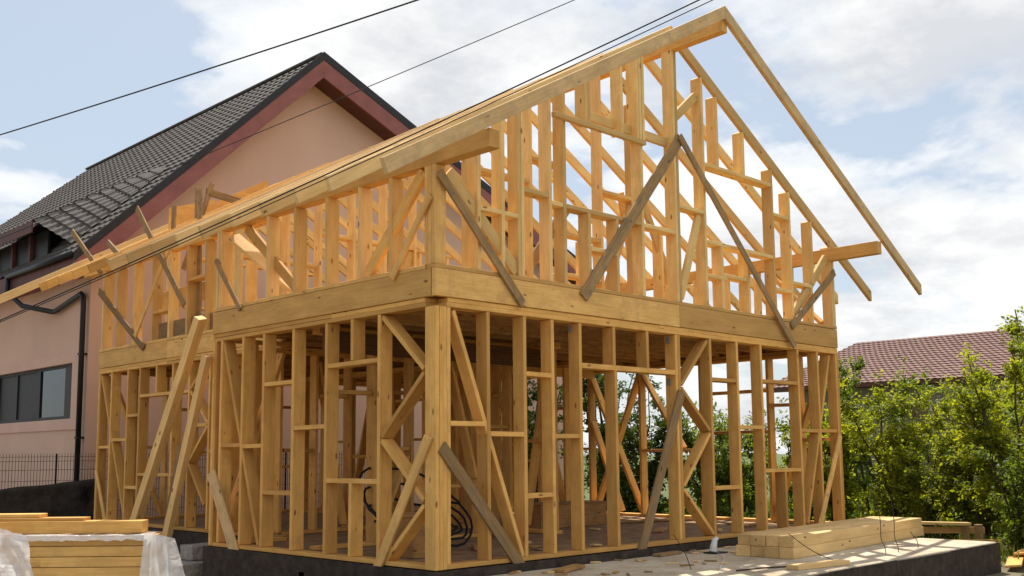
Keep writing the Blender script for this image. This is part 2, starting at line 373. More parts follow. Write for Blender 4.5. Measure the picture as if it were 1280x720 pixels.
# --- recessed side wall (x = REC)
plates('x', REC, L1+0.05, L2)
for u in (9.98, 9.34, 8.87, 7.15, 6.5, 5.85, 5.2): stud('x', REC, u, SZ, PB)
stud('x', REC, 7.70, SZ, PB)
stud('x', REC, 8.27, 2.16, PB, name='cripple_stud'); stud('x', REC, 7.72, SZ, 0.81, name='cripple_stud')
for u in (L2-0.025, L2-0.078): stud('x', REC-0.003, u, 0.0, PB, 0.05, 'corner_post', d=0.15)
for u0, u1, z in ((10.42,10.005,1.3),(9.955,9.365,1.42),(9.315,8.895,1.82),(9.315,8.895,0.62),(7.125,6.525,1.6),(6.475,5.875,1.2)): hor('x', REC, 'noggin', u0, u1, z)
hor('x', REC, 'header', 8.845, 7.175, 2.135); hor('x', REC, 'sill_rail', 8.845, 7.175, 0.835)
for a, b in (((10.41,2.56),(9.30,0.05)),((6.62,2.56),(7.11,2.17)),((7.11,2.13),(6.55,1.63)),((6.55,1.58),(7.11,1.05)),((7.11,1.0),(6.6,0.4))): diag('x', REC, a, b)
# --- return wall (y = L1) between the two side walls
stud('y', L1, 0.55, SZ, PB, inner=-1); diag('y', L1, (0.15, 0.1), (0.98, 2.5), inner=-1)
hor('y', L1, 'top_plate', 0.16, REC, PB+0.026, 0.047, -1); hor('y', L1, 'sole_plate', 0.16, REC, SZ/2, SZ, -1)
# --- far side wall (x = W)
plates('x', W, 0.16, L2, -1)
for u in (0.62, 1.17, 2.48, 3.78, 4.98, 5.6, 6.3, 7.0, 7.7, 8.4, 9.1, 9.8): stud('x', W, u, SZ, PB, inner=-1)
for u in (L2-0.025, L2-0.078): stud('x', W, u, SZ, PB, inner=-1, name='corner_post')
for u0, u1, z in ((1.2,2.45,1.44),(2.5,3.75,1.15),(0.2,0.6,1.3),(0.65,1.15,1.85),(5.0,5.6,1.2),(1.2,2.45,2.1),(5.65,6.3,1.4),(7.0,7.7,1.3)): hor('x', W, 'noggin', u0, u1, z, inner=-1)
for a, b in (((4.95,2.5),(3.82,0.1)),((4.9,0.1),(3.83,2.5)),((4.95,1.7),(4.3,0.08)),((0.2,2.5),(1.13,0.1)),((7.05,0.1),(7.66,2.5)),((9.15,0.1),(9.75,2.5)),((3.75,2.5),(2.9,1.2))): diag('x', W, a, b, inner=-1)
# --- back wall (y = L2)
plates('y', L2, REC+0.16, W-0.16, -1)
for u in (1.7, 2.3, 2.9, 3.5, 4.1, 5.2, 5.8, 6.4, 7.0, 7.6): stud('y', L2, u, SZ, PB, inner=-1)
for u0, u1, z in ((1.75,2.28,1.3),(2.35,2.88,2.0),(2.95,3.48,1.2),(4.15,5.15,2.1),(4.15,5.15,0.9),(5.85,6.38,1.4),(7.05,7.58,1.2)): hor('y', L2, 'noggin', u0, u1, z, inner=-1)
for a, b in (((1.3,2.5),(2.25,0.1)),((7.55,2.5),(7.05,0.1)),((3.55,0.1),(4.05,2.5))): diag('y', L2, a, b, inner=-1)
# --- partitions inside
def part_wall(plane, at, us, u0, u1, nogs, ds):
    hor(plane, at, 'sole_plate', u0, u1, SZ/2, SZ); hor(plane, at, 'top_plate', u0, u1, PB+0.026, 0.047); hor(plane, at, 'top_plate', u0, u1, PB+0.076, 0.047)
    for u in us: stud(plane, at, u, SZ, PB, name='partition_stud')
    for a, b, z in nogs: hor(plane, at, 'noggin', a, b, z)
    for a, b in ds: diag(plane, at, a, b)
part_wall('y', 5.1, (1.45, 2.05, 2.65, 3.25, 4.2, 4.8, 5.0), 1.25, 5.1, ((1.5,2.0,1.2),(2.1,2.6,2.0),(2.7,3.2,1.1),(3.3,4.15,2.1)), (((2.1,2.5),(2.6,0.1)),((4.25,0.1),(4.78,2.5))))
part_wall('x', 4.05, (2.3, 2.9, 3.5, 4.1, 4.7), 2.2, 5.0, ((2.35,2.85,1.3),(2.95,3.45,2.0),(3.55,4.05,1.1)), (((2.35,2.5),(2.85,0.1)),))
part_wall('x', 5.1, (5.6, 6.2, 7.2, 7.8, 8.6, 9.4, 10.1), 5.2, 10.36, ((5.65,6.15,1.3),(6.25,7.15,2.1),(7.25,7.75,1.2)), (((7.85,2.5),(8.55,0.1)),))
part_wall('y', 2.75, (0.75, 1.35, 1.95, 2.55, 3.15, 3.75), 0.5, 3.98, ((0.8,1.3,1.9),(1.4,1.9,1.2),(2.0,2.5,2.0),(2.6,3.1,0.7),(3.2,3.7,1.5)), (((1.4,0.1),(1.9,1.1)),((2.6,2.5),(3.1,0.8))))
part_wall('x', 6.6, (4.35, 4.95, 5.5, 6.1, 6.7), 4.2, 7.1, ((4.4,4.9,1.9),(5.0,5.45,1.0),(5.55,6.05,2.0)), (((4.4,0.1),(4.9,1.8)),((6.15,2.5),(6.65,0.9))))
part_wall('y', 7.3, (5.6, 6.2, 6.8, 7.4), 5.3, 7.95, ((5.65,6.15,1.4),(6.85,7.35,0.9),(6.25,6.75,2.0)), (((7.45,0.1),(7.9,2.5)),((6.25,0.1),(6.75,1.9))))
member('ceiling_beam', (0.2, 2.2, 2.44), (4.0, 2.2, 2.44), 0.24, 0.12, gy, 'dark_old', H)
member('ceiling_beam', (4.2, 4.9, 2.60), (8.0, 4.9, 2.60), 0.2, 0.14, gy, 'rim', H)
member('temporary_prop', (1.35, 1.9, 2.03), (2.55, 3.0, 2.0), 0.14, 0.05, gy, 'dark_old', H)

# --- floor of the upper storey: rim boards, joists, boards
def rim(plane, at, u0, u1, inner=1, split=None):
    s = [u0] + (split or []) + [u1]
    for a, b in zip(s, s[1:]):
        hor(plane, at, 'rim_board', a + 0.003, b - 0.003, (RB+RT)/2, RT-RB, inner, d=0.06, mat='rim', off=-0.012 + rnd.uniform(0, .004))
rim('y', 0, -0.008, W, split=[4.07]); rim('x', 0, 0.056, L1); rim('x', REC, L1, L2, split=[7.9]); rim('x', W, 0.05, L2, -1); rim('y', L2, REC+.06, W-.06, -1); rim('y', L1, 0.06, REC, -1)
y = 0.45
while y < 10.2:
    member('floor_joist', ((0.055 if y < L1 else REC+.055), y, (RB+RT)/2), (W-.055, y, (RB+RT)/2), RT-RB-0.008, 0.05, gy, 'deck', H); y += 0.41
bm = bmesh.new(); x = 0.0; k = 0
y = 0.0
while y < L2 - 0.05:
    dy = 0.19; x0 = 0.06 if y < L1 else REC + 0.06
    z = RT + 0.002
    xs = [x0, x0 + 2.2 + (k*1.37) % 1.9, W-0.05]
    for a, b in zip(xs, xs[1:]): add_box(bm, (a+.003, y+.06, z), (b-.003, min(y+.06+dy-.006, L2-.05), z+0.022))
    y += dy; k += 1
link('floor_boards', bm_mesh(bm), 'deck', H)
U0 = RT + 0.002; US = U0 + 0.045          # upper sole plate
ZP = 4.055
for (pl_, at, a, b, inn) in (('y',0,0.0,4.0,1),('y',0,4.004,W,1),('x',0,0.15,L1,1),('x',REC,L1,7.6,1),('x',REC,7.604,L2,1),('x',W,0.15,L2-.15,-1),('y',L2,REC,W,-1)):
    hor(pl_, at, 'sole_plate', a, b, U0+0.0225, 0.045, inn, d=0.15, off=-0.018 + rnd.uniform(0,.01), mat='rim')
# --- roof
RX, RZ, SL = 4.075, 6.71, 0.564
top = lambda x, low=0.0: RZ - low - SL*abs(x-RX)
RV = 0.165
bot = lambda x, low=0.0: top(x, low) - RV
th = math.atan(SL); pd = RV*math.cos(th)
def rafter(y, side, xt, low=0.0, mat='pine', x0=None):
    xr = RX + (0.002 if side > 0 else -0.002) if x0 is None else x0
    zc = lambda x: top(x, low) - RV/2
    # the end cuts are plumb at the ridge and at the tail
    if side < 0: p0, p1 = (xt, y, zc(xt)), (xr, y, zc(xr)); c0, c1 = 0.1, SL
    else: p0, p1 = (xr, y, zc(xr)), (xt, y, zc(xt)); c0, c1 = -SL, -SL
    return member('rafter', p0, p1, pd, 0.055, (0,-1,0), mat, H, c0, c1, bev=0.002)
lowf = lambda y: 0.025*max(y, 0)
ys_l = [0.025] + [0.6*i for i in range(1, 8)] + [4.72]
lj = {}
rafter(-0.81, -1, -1.27, mat='tan'); rafter(-0.81, 1, 9.37, mat='tan')
for yy in ys_l: rafter(yy, -1, -1.27 + rnd.uniform(-.02, .02), low=lowf(yy) + rnd.uniform(-.008, .008), mat='pine_pale')
for yy in (5.4, 6.0, 6.6, 7.2, 7.8, 8.4, 9.0, 9.6, 10.2, 10.49): rafter(yy, -1, -0.05 + rnd.uniform(-.04,.04), low=max(0.2, lowf(yy)))
rafter(11.33, -1, -0.75, low=0.2, mat='pine_pale')
for i, yy in enumerate([0.025] + [0.6*i for i in range(1, 18)] + [10.49, 11.33]): rafter(yy, 1, 9.36 + rnd.uniform(-.03,.03), low=lowf(yy) + rnd.uniform(0,.012), mat='pine_new')
member('ridge_beam', (RX+.03, -0.795, 6.47), (RX+.03, 11.3, 6.20), 0.17, 0.12, (1,0,0), 'pine', H)
member('wall_plate', (0.07, -0.80, 4.148), (0.07, 4.75, 4.148), 0.186, 0.14, gx, 'pine', H)
member('wall_plate', (REC+.07, 4.9, 4.55), (REC+.07, 11.36, 4.55), 0.19, 0.14, gx, 'pine', H)
member('wall_plate', (W-.07, -0.79, 4.155), (W-.07, 11.3, 4.08), 0.19, 0.14, gx, 'rim', H)
# --- upper side walls
def kstud(plane, at, u, z1, inner=1, w=SW, mat='pine'): return stud(plane, at, u, US, z1, w, 'knee_wall_stud', inner, mat={'pine':'pine_new'}.get(mat, mat))
for u in (4.40, 4.33, 3.175, 2.575, 1.915, 1.285, 0.74): kstud('x', 0, u, ZP, mat=rnd.choice(['pine','pine_pale']))
for u in (0.03, 0.09): stud('x', -0.004, u, US, ZP, 0.056, 'corner_post', d=0.15, mat='rim')
stud('x', 0, 0.145, US, ZP, 0.05, 'corner_post')
diag('x', 0, (0.22, 4.02), (1.16, 3.08), w=0.14, d=0.05, off=0.02); diag('x', 0, (3.85, 4.03), (2.62, 3.06), w=0.13, d=0.05, off=0.09)
member('roof_prop', (0.12, 4.22, 3.98), (0.62, 3.2, 3.08), 0.05, 0.19, (0.86, 0.18, 0.48), 'pine_pale', H)
for u in (10.46, 10.40, 9.85, 9.2, 8.5, 7.9, 7.3, 6.7, 6.1, 5.5, 4.9): kstud('x', REC, u, 4.455)
hor('x', REC, 'noggin', 8.47, 7.93, 3.5); hor('x', REC, 'noggin', 7.27, 6.73, 3.9)
member('back_rail', (REC+.3, 8.9, 3.75), (REC+.3, 6.7, 3.75), 0.3, 0.04, gx, 'pine', H)
member('back_rail', (REC+.1, 8.4, 3.18), (REC+.1, 6.6, 3.18), 0.27, 0.04, gx, 'old', H)
for u in [0.13 + .6*i for i in range(1, 17)]: kstud('x', W, u, 4.06, -1)
for a, b in (((0.2, 3.1), (1.1, 4.0)), ((3.2, 4.0), (2.3, 3.1)), ((6, 3.1), (7, 4.0))): diag('x', W, a, b, inner=-1)
_hor, _diag = hor, diag
def hor(*a, **k): k.setdefault('mat', 'pine_new'); return _hor(*a, **k)
def diag(*a, **k): k.setdefault('mat', 'pine_new'); return _diag(*a, **k)
# --- upper gable wall (y = 0)
def gstud(u, z0=US, z1=None, plane_y=0.0, inner=1, w=SW, low=0.0, name='gable_stud'):
    zz = bot(u, low) - 0.004 if z1 is None else z1
    c = (SL if u < RX else -SL) if z1 is None else 0.0
    o = plane_y + inner*(SD/2 + rnd.uniform(0,.004))
    return member(name, (u, o, z0), (u, o, zz), w, SD, gy, rnd.choice(['pine_new','pine_new','pine_pale']), H, 0, -c)
for u in (0.61, 0.965, 1.21, 1.265, 1.95, 1.705, 3.38, 4.075, 4.13, 4.72, 6.42, 6.88): gstud(u)
gstud(3.44, z0=4.99); gstud(3.325, z0=4.99)
for u in (2.345, 2.40, 3.015): gstud(u, z0=5.0, name='cripple_stud')
for u in (2.37, 2.88): gstud(u, z1=3.915, name='cripple_stud')
for u in (5.06, 5.70): gstud(u, z0=4.995, name='cripple_stud'); gstud(u+0.03, z1=3.885, name='cripple_stud')
gstud(7.50, z0=3.62); gstud(7.45, z1=3.57, name='cripple_stud')
for u in (W-.025, W-.078): gstud(u, name='corner_post')
for u0, u1, z in ((1.29,1.68,4.015),(4.745,6.395,4.97),(6.445,6.855,4.55),(6.445,6.855,3.45),(6.905,7.475,3.595),(0.635,1.24,3.7)): hor('y', 0, 'noggin', u0, u1, z)
hor('y', 0, 'header', 1.73, 1.925, 3.94); hor('y', 0, 'header', 1.975, 3.355, 3.94); hor('y', 0, 'header', 3.405, 4.05, 3.93); hor('y', 0, 'header', 4.745, 6.395, 3.91)
hor('y', 0, 'header', 1.73, 3.40, 4.96, 0.06, d=0.06, off=-0.064); hor('y', 0, 'header', 2.4, 4.05, 5.15, 0.12, d=0.05, off=0.10)
for a, b, w in (((0.22,4.02),(1.20,3.08),0.14),((7.98,4.10),(6.93,3.10),0.13)): diag('y', 0, a, b, w=w, d=0.05, off=0.03)
diag('y', 0, (4.2, 3.1), (4.68, 4.3), w=0.12, d=0.05, off=0.05)
diag('y', 0, (4.18, 5.5), (4.66, 5.9), w=0.12, d=0.05, off=0.05)
hor('y', 0, 'noggin', 4.745, 5.2, 3.45)
# --- back gable and inner partition of the upper storey
for i in range(11):
    u = 1.7 + .6*i
    gstud(u, plane_y=L2, inner=-1, low=0.28)
for z in (3.95, 4.9): hor('y', L2, 'noggin', 2.6, 5.6, z, inner=-1)
for u in (0.65, 1.4, 1.95, 2.55, 3.15, 3.75): gstud(u, plane_y=4.9, low=0.13, name='partition_stud')
hor('y', 4.9, 'noggin', 1.98, 3.72, 4.4); hor('y', 4.9, 'noggin', 0.7, 1.9, 3.9)
for u in (1.6, 2.63, 3.24, 4.01, 4.75): gstud(u, plane_y=1.2, low=0.03, name='partition_stud')
for u, z in ((2.1, 4.55), (3.66, 3.95), (5.35, 4.4)): gstud(u, z1=z, plane_y=1.2, name='partition_stud')
for u0, u1, z in ((2.66,3.21,4.9),(3.27,3.98,4.0),(4.04,4.72,4.7),(1.63,2.6,4.58),(3.27,3.98,3.45)): hor('y', 1.2, 'noggin', u0, u1, z)
diag('y', 1.2, (4.05, 3.1), (4.72, 4.6), w=.12, d=.05, off=.05); diag('y', 1.2, (4.8, 5.1), (5.9, 3.1), w=.12, d=.05, off=.05)
hor('y', 0, 'noggin', 2.4, 2.86, 3.5); hor('y', 0, 'noggin', 5.1, 5.68, 3.5); hor('y', 0, 'noggin', 4.15, 4.69, 4.3)
diag('y', 4.9, (3.2, 3.1), (3.7, 4.35), w=.12, d=.05, off=.04)
for u in (4.6, 5.3, 6.0, 6.7): gstud(u, z1=min(bot(u)-.004, 5.0), plane_y=7.5, name='partition_stud')
hor('y', 7.5, 'header', 4.1, 6.9, 5.03, d=0.1); hor('y', 7.5, 'noggin', 4.65, 5.95, 3.6)
member('temporary_prop', (4.6, 2.4, 4.75), (3.3, 2.6, 3.0), 0.16, 0.05, gy, 'old', H)
member('temporary_prop', (4.9, 1.6, 4.9), (5.6, 1.8, 3.02), 0.12, 0.05, gy, 'pine', H)
member('temporary_prop', (5.2, 3.2, 3.9), (4.2, 3.0, 3.02), 0.14, 0.05, (0.3, -1, 0.3), 'pine_pale', H)
# sheathing at the back, seen over the roof edge
def sheet_board(pts, y, th=.02, mat='pine'):
    c = Vector((sum(p[0] for p in pts)/4, y, sum(p[1] for p in pts)/4)); bm = bmesh.new()
    f = [bm.verts.new((px-c.x, 0, pz-c.z)) for px, pz in pts]; bk = [bm.verts.new((px-c.x, th, pz-c.z)) for px, pz in pts]
    bm.faces.new(f); bm.faces.new(bk[::-1])
    for i in range(4): bm.faces.new((f[i], bk[i], bk[(i+1)%4], f[(i+1)%4]))
    return link('gable_sheathing', bm_mesh(bm), mat, H, Matrix.Translation(c))
sheet_board([(1.80,5.00),(2.69,5.10),(2.68,5.886),(1.80,5.576)], 9.5); sheet_board([(2.49,5.2),(3.76,5.6),(3.608,6.363),(2.487,5.724)], 9.2)
member('temporary_brace', (2.03,8.6,5.75), (2.9,8.62,5.66), 0.13, 0.03, gy, 'old', H)
member('temporary_brace', (2.12,8.55,5.9), (1.62,8.55,4.3), 0.09, 0.03, gy, 'old', H)
member('temporary_brace', (1.92,8.66,5.82), (1.96,8.66,3.05), 0.12, 0.05, gy, 'old', H)
# --- weathered boards nailed on as temporary bracing
def temp(plane, at, a, b, w=0.11, d=0.028, mat='old', off=None, label=None):
    o = wall(plane, at, 'temporary_brace', a, b, w, d, -0.03 if off is None else off, mat, 1, rnd.uniform(-.2,.2), rnd.uniform(-.3,.3))
    if label: o['label'] = label
    return o
temp('y', 0, (0.07, 1.20), (1.16, -0.05), 0.13, label='grey weathered board nailed low across the corner post')
temp('y', 0, (4.05, 1.88), (3.16, -0.06), 0.14, label='grey weathered board leaning from the middle post to the floor')
temp('y', 0, (8.08, 1.36), (7.36, 0.03), 0.10, 'x' and 0.028, 'rim')
temp('x', 0, (0.08, 1.30), (0.93, -0.08), 0.12, mat='rim'); temp('x', 0, (4.40, 0.92), (3.70, -0.16), 0.19, mat='tan')
temp('x', REC, (10.45, 0.9), (10.0, 0.02), 0.08, mat='rim'); temp('x', REC, (6.9, 1.3), (7.35, -0.1), 0.12, off=-0.25)
temp('y', 0, (4.17, 5.20), (2.20, 2.90), 0.15, off=-0.04, label='wide grey board slanting up to the middle stud of the gable')
temp('y', 0, (4.11, 5.20), (6.78, 2.62), 0.10, off=-0.075)
temp('y', 0, (8.10, 3.88), (6.76, 2.92), 0.11, off=-0.045, mat='old')
temp('y', 0, (0.03, 3.96), (1.21, 2.72), 0.10, off=-0.05)
temp('x', 0, (0.05, 3.72), (0.66, 2.95), 0.08, off=-0.045, mat='rim'); temp('x', 0, (4.39, 3.67), (3.73, 2.95), 0.07, off=-0.045)
temp('x', REC, (10.55, 4.10), (8.68, 2.92), 0.12, off=-0.05)
temp('x', REC, (8.43, 5.20), (6.68, 3.40), 0.11, off=-0.36); temp('x', REC, (7.24, 4.5), (8.45, 3.08), 0.09, off=-0.31, mat='rim')
temp('x', REC, (8.16, 5.28), (8.2, 3.05), 0.13, off=0.16); temp('x', REC, (7.28, 5.4), (7.2, 3.05), 0.13, off=0.16)
member('temporary_brace', (0.2, 7.6, 4.1), (0.62, 9.3, 4.75), 0.1, 0.03, gx, 'old', H)
member('temporary_brace', (REC-.2, 10.1, 4.35), (REC-.35, 11.1, 5.25), 0.10, 0.03, gx, 'old', H)
# steel angle brackets
for (x, y, z, pl_) in ((2.10, -0.004, 2.53, 'y'), (3.93, -0.004, 2.53, 'y'), (3.93, -.004, 2.0, 'y')):
    box_obj('angle_bracket', (x-.029, y+.045, z-.045), (x-.0255, y+.105, z+.045), 'galv', H)

# ------------------------------------------------------------------ interior loose things
def loop(c, rx, ry, z, tilt, n=26, ph=0):
    return [Vector((c[0] + rx*math.cos(2*math.pi*i/n+ph), c[1] + ry*math.sin(2*math.pi*i/n+ph), z + tilt*(1+math.sin(2*math.pi*i/n+ph)) + 0.02*math.sin(5*i))) for i in range(n+1)]
pts = []
for k in range(4): pts += loop((1.55+.05*k, 2.2+.06*k), 0.72-.09*k, 0.66-.02*k, 0.05+.05*k, 0.46 - .13*k, ph=.3*k)
tag(tube('coiled_conduit', pts, 0.016, 'cable', sides=7), 'loose coil of black corrugated conduit on the ground floor', 'conduit coil')
for i, (x, y, s, lb) in enumerate(((4.6, 3.0, 1.0, 'low brown plywood box on the floor inside the frame'), (0.62, 1.1, 0.62, 'small wooden crate beside the corner post inside'))):
    o = empty('wooden_box', (x, y, 0), lb, 'box')
    w_, h_ = (1.5*s, .34*s) if i == 0 else (.5, .44)
    box_obj('panel', (x, y, 0.0), (x+w_, y+.02, h_), 'deck', o, .003); box_obj('panel', (x, y+.5, 0.0), (x+w_, y+.52, h_), 'deck', o, .003)
    box_obj('panel', (x, y+.021, 0.0), (x+.02, y+.499, h_), 'deck', o, .003); box_obj('panel', (x+w_-.02, y+.021, 0.0), (x+w_, y+.499, h_), 'deck', o, .003)
    box_obj('lid', (x-.01, y-.01, h_+.002), (x+w_+.01, y+.53, h_+.022), 'deck', o, .003)
sp_ = [(5.2,1.3,.5,'pale offcut board lying on the floor behind the gable studs'),(3.0,1.9,1.1,'long board lying flat on the ground floor'),(6.2,3.0,-.4,'board lying on the floor near the far wall'),(1.7,1.2,.9,'short board on the floor close to the corner')]
for i,(x,y,a,lb) in enumerate(sp_):
    l_ = 0.5+.5*(i%3); o = member('loose_board', (x,y,0.02), (x+l_*math.cos(a), y+l_*math.sin(a), 0.024), 0.13, 0.03, (0,0,1), 'deck'); tag(o, lb, 'board')
for i in range(14):
    x, y = rnd.uniform(1.0, 7.2), rnd.uniform(.4, 4.2); a = rnd.uniform(0, 3); l_ = rnd.uniform(.12,.4)
    o = member('wood_scrap', (x,y,0.012), (x+l_*math.cos(a), y+l_*math.sin(a), 0.016), rnd.uniform(.04,.1), 0.02, (0,0,1), rnd.choice(['pine_pale','deck','old'])); tag(o, 'wood scrap lying on the ground floor inside the frame', 'wood scrap', 'wood scraps on the ground floor')

# ------------------------------------------------------------------ things on the terrace
# stack of beams: two layers of four
names = ['front', 'second', 'third', 'rear']
e1, e2 = Vector((4.05, -1.52, 0)), Vector((8.35, -1.18, 0))
ax = (e2-e1).normalized(); nx = Vector((-ax.y, ax.x, 0))
for lay in range(2):
    for k in range(4):
        s = rnd.uniform(-.03,.03) if (lay, k) != (1, 0) else 0
        p0 = e1 + nx*(0.09 + k*0.184) + ax*s; p1 = e1 + nx*(0.09 + k*0.184) + ax*(4.1 + rnd.uniform(-.05,.05))
        z = TZ + 0.064 + lay*0.126
        o = member('timber_beam', (p0.x,p0.y,z), (p1.x,p1.y,z), 0.124, 0.178, nx, 'pine_pale', None, rnd.uniform(-.02,.02), 0)
        pos = ['nearest the terrace edge', 'second from the terrace edge', 'third from the terrace edge', 'nearest the house wall'][k]
        tag(o, ('square pine beam in the %s layer of the stack, %s' % (['bottom','top'][lay], pos)), 'beam', 'stacked pine beams on the terrace')
# offcut plank in front of the stack
o = member('plank_offcut', (3.1, -2.05, TZ+0.024), (3.95, -2.18, TZ+0.024), 0.16, 0.045, (0,0,1), 'pine_pale'); tag(o, 'short pale plank offcut lying at the terrace edge', 'plank')
o = member('plank_offcut', (1.30, -0.42, TZ+0.02), (1.75, -0.30, TZ+0.03), 0.14, 0.035, (0,0,1), 'deck'); tag(o, 'brown offcut lying below the weathered corner brace', 'plank')
o = member('plank_offcut', (3.25, -0.18, TZ+0.02), (3.75, -0.12, TZ+0.02), 0.12, 0.03, (0.1,0,1), 'old'); tag(o, 'split grey offcut at the foot of the leaning brace', 'plank')
for i in range(48):
    x, y = rnd.uniform(.7, 6.2), -.08 - 1.3*rnd.random()**2; a = rnd.uniform(0, 3); l_ = rnd.uniform(.04,.16)
    o = member('wood_chip', (x,y,TZ+.008), (x+l_*math.cos(a), y+l_*math.sin(a), TZ+.012), rnd.uniform(.02,.06), 0.012, (0,0,1), rnd.choice(['pine_pale','deck','old']), bev=0.002); tag(o, 'wood chip on the concrete along the gable wall', 'wood chip', 'wood chips on the terrace')
# reinforcing wires sticking out of the slab
def wirebar(x, y, h, bend, lb):
    pts = [(x,y,TZ-.04),(x+.01,y+.01,TZ+.08),(x-.06*bend,y+.03,TZ+.16),(x-.05*bend,y+.02,TZ+h*.6),(x-.09*bend,y+.05,TZ+h)]
    tag(tube('reinforcing_wire', pts, 0.0045, 'wire', sides=6, smooth_iter=2), lb, 'wire')
wirebar(5.35, -1.98, .66, 1, 'bent rusty wire standing at the slab edge, left of a close pair')
wirebar(5.6, -2.02, .70, .6, 'bent rusty wire standing at the slab edge, right of a close pair')
wirebar(6.3, -1.95, .2, 1, 'short wire stub near the far end of the terrace')
tag(tube('reinforcing_wire', [(3.55,-1.75,TZ+.33),(3.75,-1.9,TZ+.14),(3.95,-2.05,TZ+.03),(4.2,-2.15,TZ-.01)], 0.0045, 'wire', sides=6, smooth_iter=2), 'long thin wire slanting down before the beam stack', 'wire')
tag(tube('reinforcing_wire', [(2.45,-1.25,TZ-.02),(2.4,-1.2,TZ+.2),(2.35,-1.1,TZ+.36)], 0.0045, 'wire', sides=6, smooth_iter=2), 'thin upright wire in the middle of the terrace', 'wire')
tag(tube('steel_rod', [(2.6,-1.7,TZ+.01),(3.0,-1.78,TZ+.012),(3.35,-1.95,TZ+.012),(3.5,-2.15,TZ+.012)], 0.009, 'wire', sides=6, smooth_iter=2), 'bent steel rod lying flat on the terrace', 'rod')
# white hand tool on the slab by the wall
hw = empty('hand_tool', (4.05,-0.42,TZ), 'small white and dark hand tool set down by the wall', 'tool')
bm = bmesh.new(); add_tube(bm, [Vector((4.05,-.42,TZ+.02)), Vector((4.06,-.42,TZ+.08)), Vector((4.10,-.41,TZ+.15)), Vector((4.16,-.40,TZ+.17))], lambda f: .05-.025*f, 10); link('tool_body', bm_mesh(bm), 'white_plastic', hw)
box_obj('base_plate', (3.95,-.52,TZ+.003), (4.22,-.34,TZ+.018), 'pipe', hw, .004)
tag(tube('nylon_string', [(4.02,-.5,TZ+.01),(3.6,-.9,TZ+.02),(2.9,-1.3,TZ+.008),(2.3,-1.7,TZ+.008)], .004, 'white_plastic', sides=5, smooth_iter=2), 'thin pale cord lying from the hand tool across the concrete', 'cord')
# bench of boards behind the terrace, by the bushes
b_ = empty('board_trestle', (9.2,-0.6,-.5), 'low board on stub legs behind the terrace end, by the shrubs', 'trestle')
member('top_board', (8.6,0.1,0.02), (9.9,-1.15,-0.03), 0.16, 0.045, (0,0,1), 'pine_pale', b_)
member('side_rail', (8.7,0.0,-0.1), (10.1,-1.3,-0.13), 0.1, 0.04, (0.7,0.7,0), 'deck', b_)
for p in ((8.75,-0.08),(9.85,-1.1),(10.02,-1.24)): box_obj('leg', (p[0]-.05,p[1]-.05,-.5), (p[0]+.05,p[1]+.05,-.04), 'old', b_, .004)
o = member('long_plank', (8.4,0.2,-0.34), (10.6,-1.9,-0.36), 0.18, 0.05, (0.7,0.7,0.1), 'pine'); tag(o, 'long orange plank lying on the ground below the low trestle', 'plank')
for i,(x,y,a,lb) in enumerate(((7.9,-2.5,.3,'orange board on the ground past the terrace corner'),(8.2,-2.75,-.5,'pale board crossing the orange board by the terrace corner'),(8.6,-2.35,.1,'short board nearest the low shrub'))):
    o = member('scrap_board', (x,y,-.42+.05*i), (x+.9*math.cos(a), y+.9*math.sin(a), -.38+.05*i), 0.2, 0.03, (0,.1,1), 'pine' if i != 1 else 'pine_pale'); tag(o, lb, 'board')

# ------------------------------------------------------------------ left foreground: timber packs, leaning planks, blocks
d1 = Vector((0.71, -0.70, 0)); d2 = Vector((0.70, 0.71, 0))
PE = Vector((-2.08, 1.72, 0))            # right end of the front edge of the pack, seen from above
zt = 0.385
for k in range(8):
    for c in range(2):
        z = zt - 0.05 - k*0.098
        s = rnd.uniform(-.012,.012)
        p1 = PE + d2*(0.1 + c*0.205) + d1*s; p0 = p1 - d1*(3.2+rnd.uniform(0,.05))
        o = member('packed_board', (p0.x,p0.y,z), (p1.x,p1.y,z), 0.092, 0.2, d2, 'rim', None)
        tag(o, 'pine board packed in the film wrapped bundle, %s row, layer %s' % (['front','rear'][c], ['at the very top','second from top','third from top','fourth from top','fifth from top','sixth from top','seventh from top','at the bottom'][k]), 'board', 'boards in the wrapped bundle')
# boards lying on the pack
for k,(l0,h_,zz,lb) in enumerate(((0.0,.115,.06,'thick long board lying on top of the wrapped bundle'),(-0.58,.03,.134,'thin board upon the thick one, middle of three'),(-1.02,.035,.168,'short top board of the three above the wrapped bundle'))):
    p1 = PE + d2*(0.22+.03*k) + d1*(-0.13+l0); p0 = p1 - d1*3.0
    o = member('long_board', (p0.x,p0.y,zt+.012+zz), (p1.x,p1.y,zt+.012+zz), h_, .18, d2, 'pine', None); tag(o, lb, 'board')
# plastic film: one folded sheet over the top, hanging at the left and at the right end
bm = bmesh.new()
def fpt(s, t):
    """s along the pack from the right end (m), t across: <0 hanging in front"""
    if t <= 0:
        fl = 0.02 + 0.05*abs(noise.noise(Vector((s*3.1, t*2, 1.3)))) + 0.10*(-t)*(0.5+noise.noise(Vector((s*2.2, 0, 5))))
        p = PE - d1*s - d2*fl; z = zt + 0.012 + t
    else:
        p = PE - d1*s + d2*t; z = zt + 0.006 + 0.010*noise.noise(Vector((s*6, t*6, 0)))
    return Vector((p.x, p.y, z))
def patch(fn, nu, nv):
    vs = [[bm.verts.new(fn(i/nu, j/nv)) for j in range(nv+1)] for i in range(nu+1)]
    for i in range(nu):
        for j in range(nv): bm.faces.new((vs[i][j], vs[i+1][j], vs[i+1][j+1], vs[i][j+1]))
hang = lambda s: 0.035 + 0.018*noise.noise(Vector((s*9, 0, 0))) + .012*noise.noise(Vector((s*23, 4, 0)))
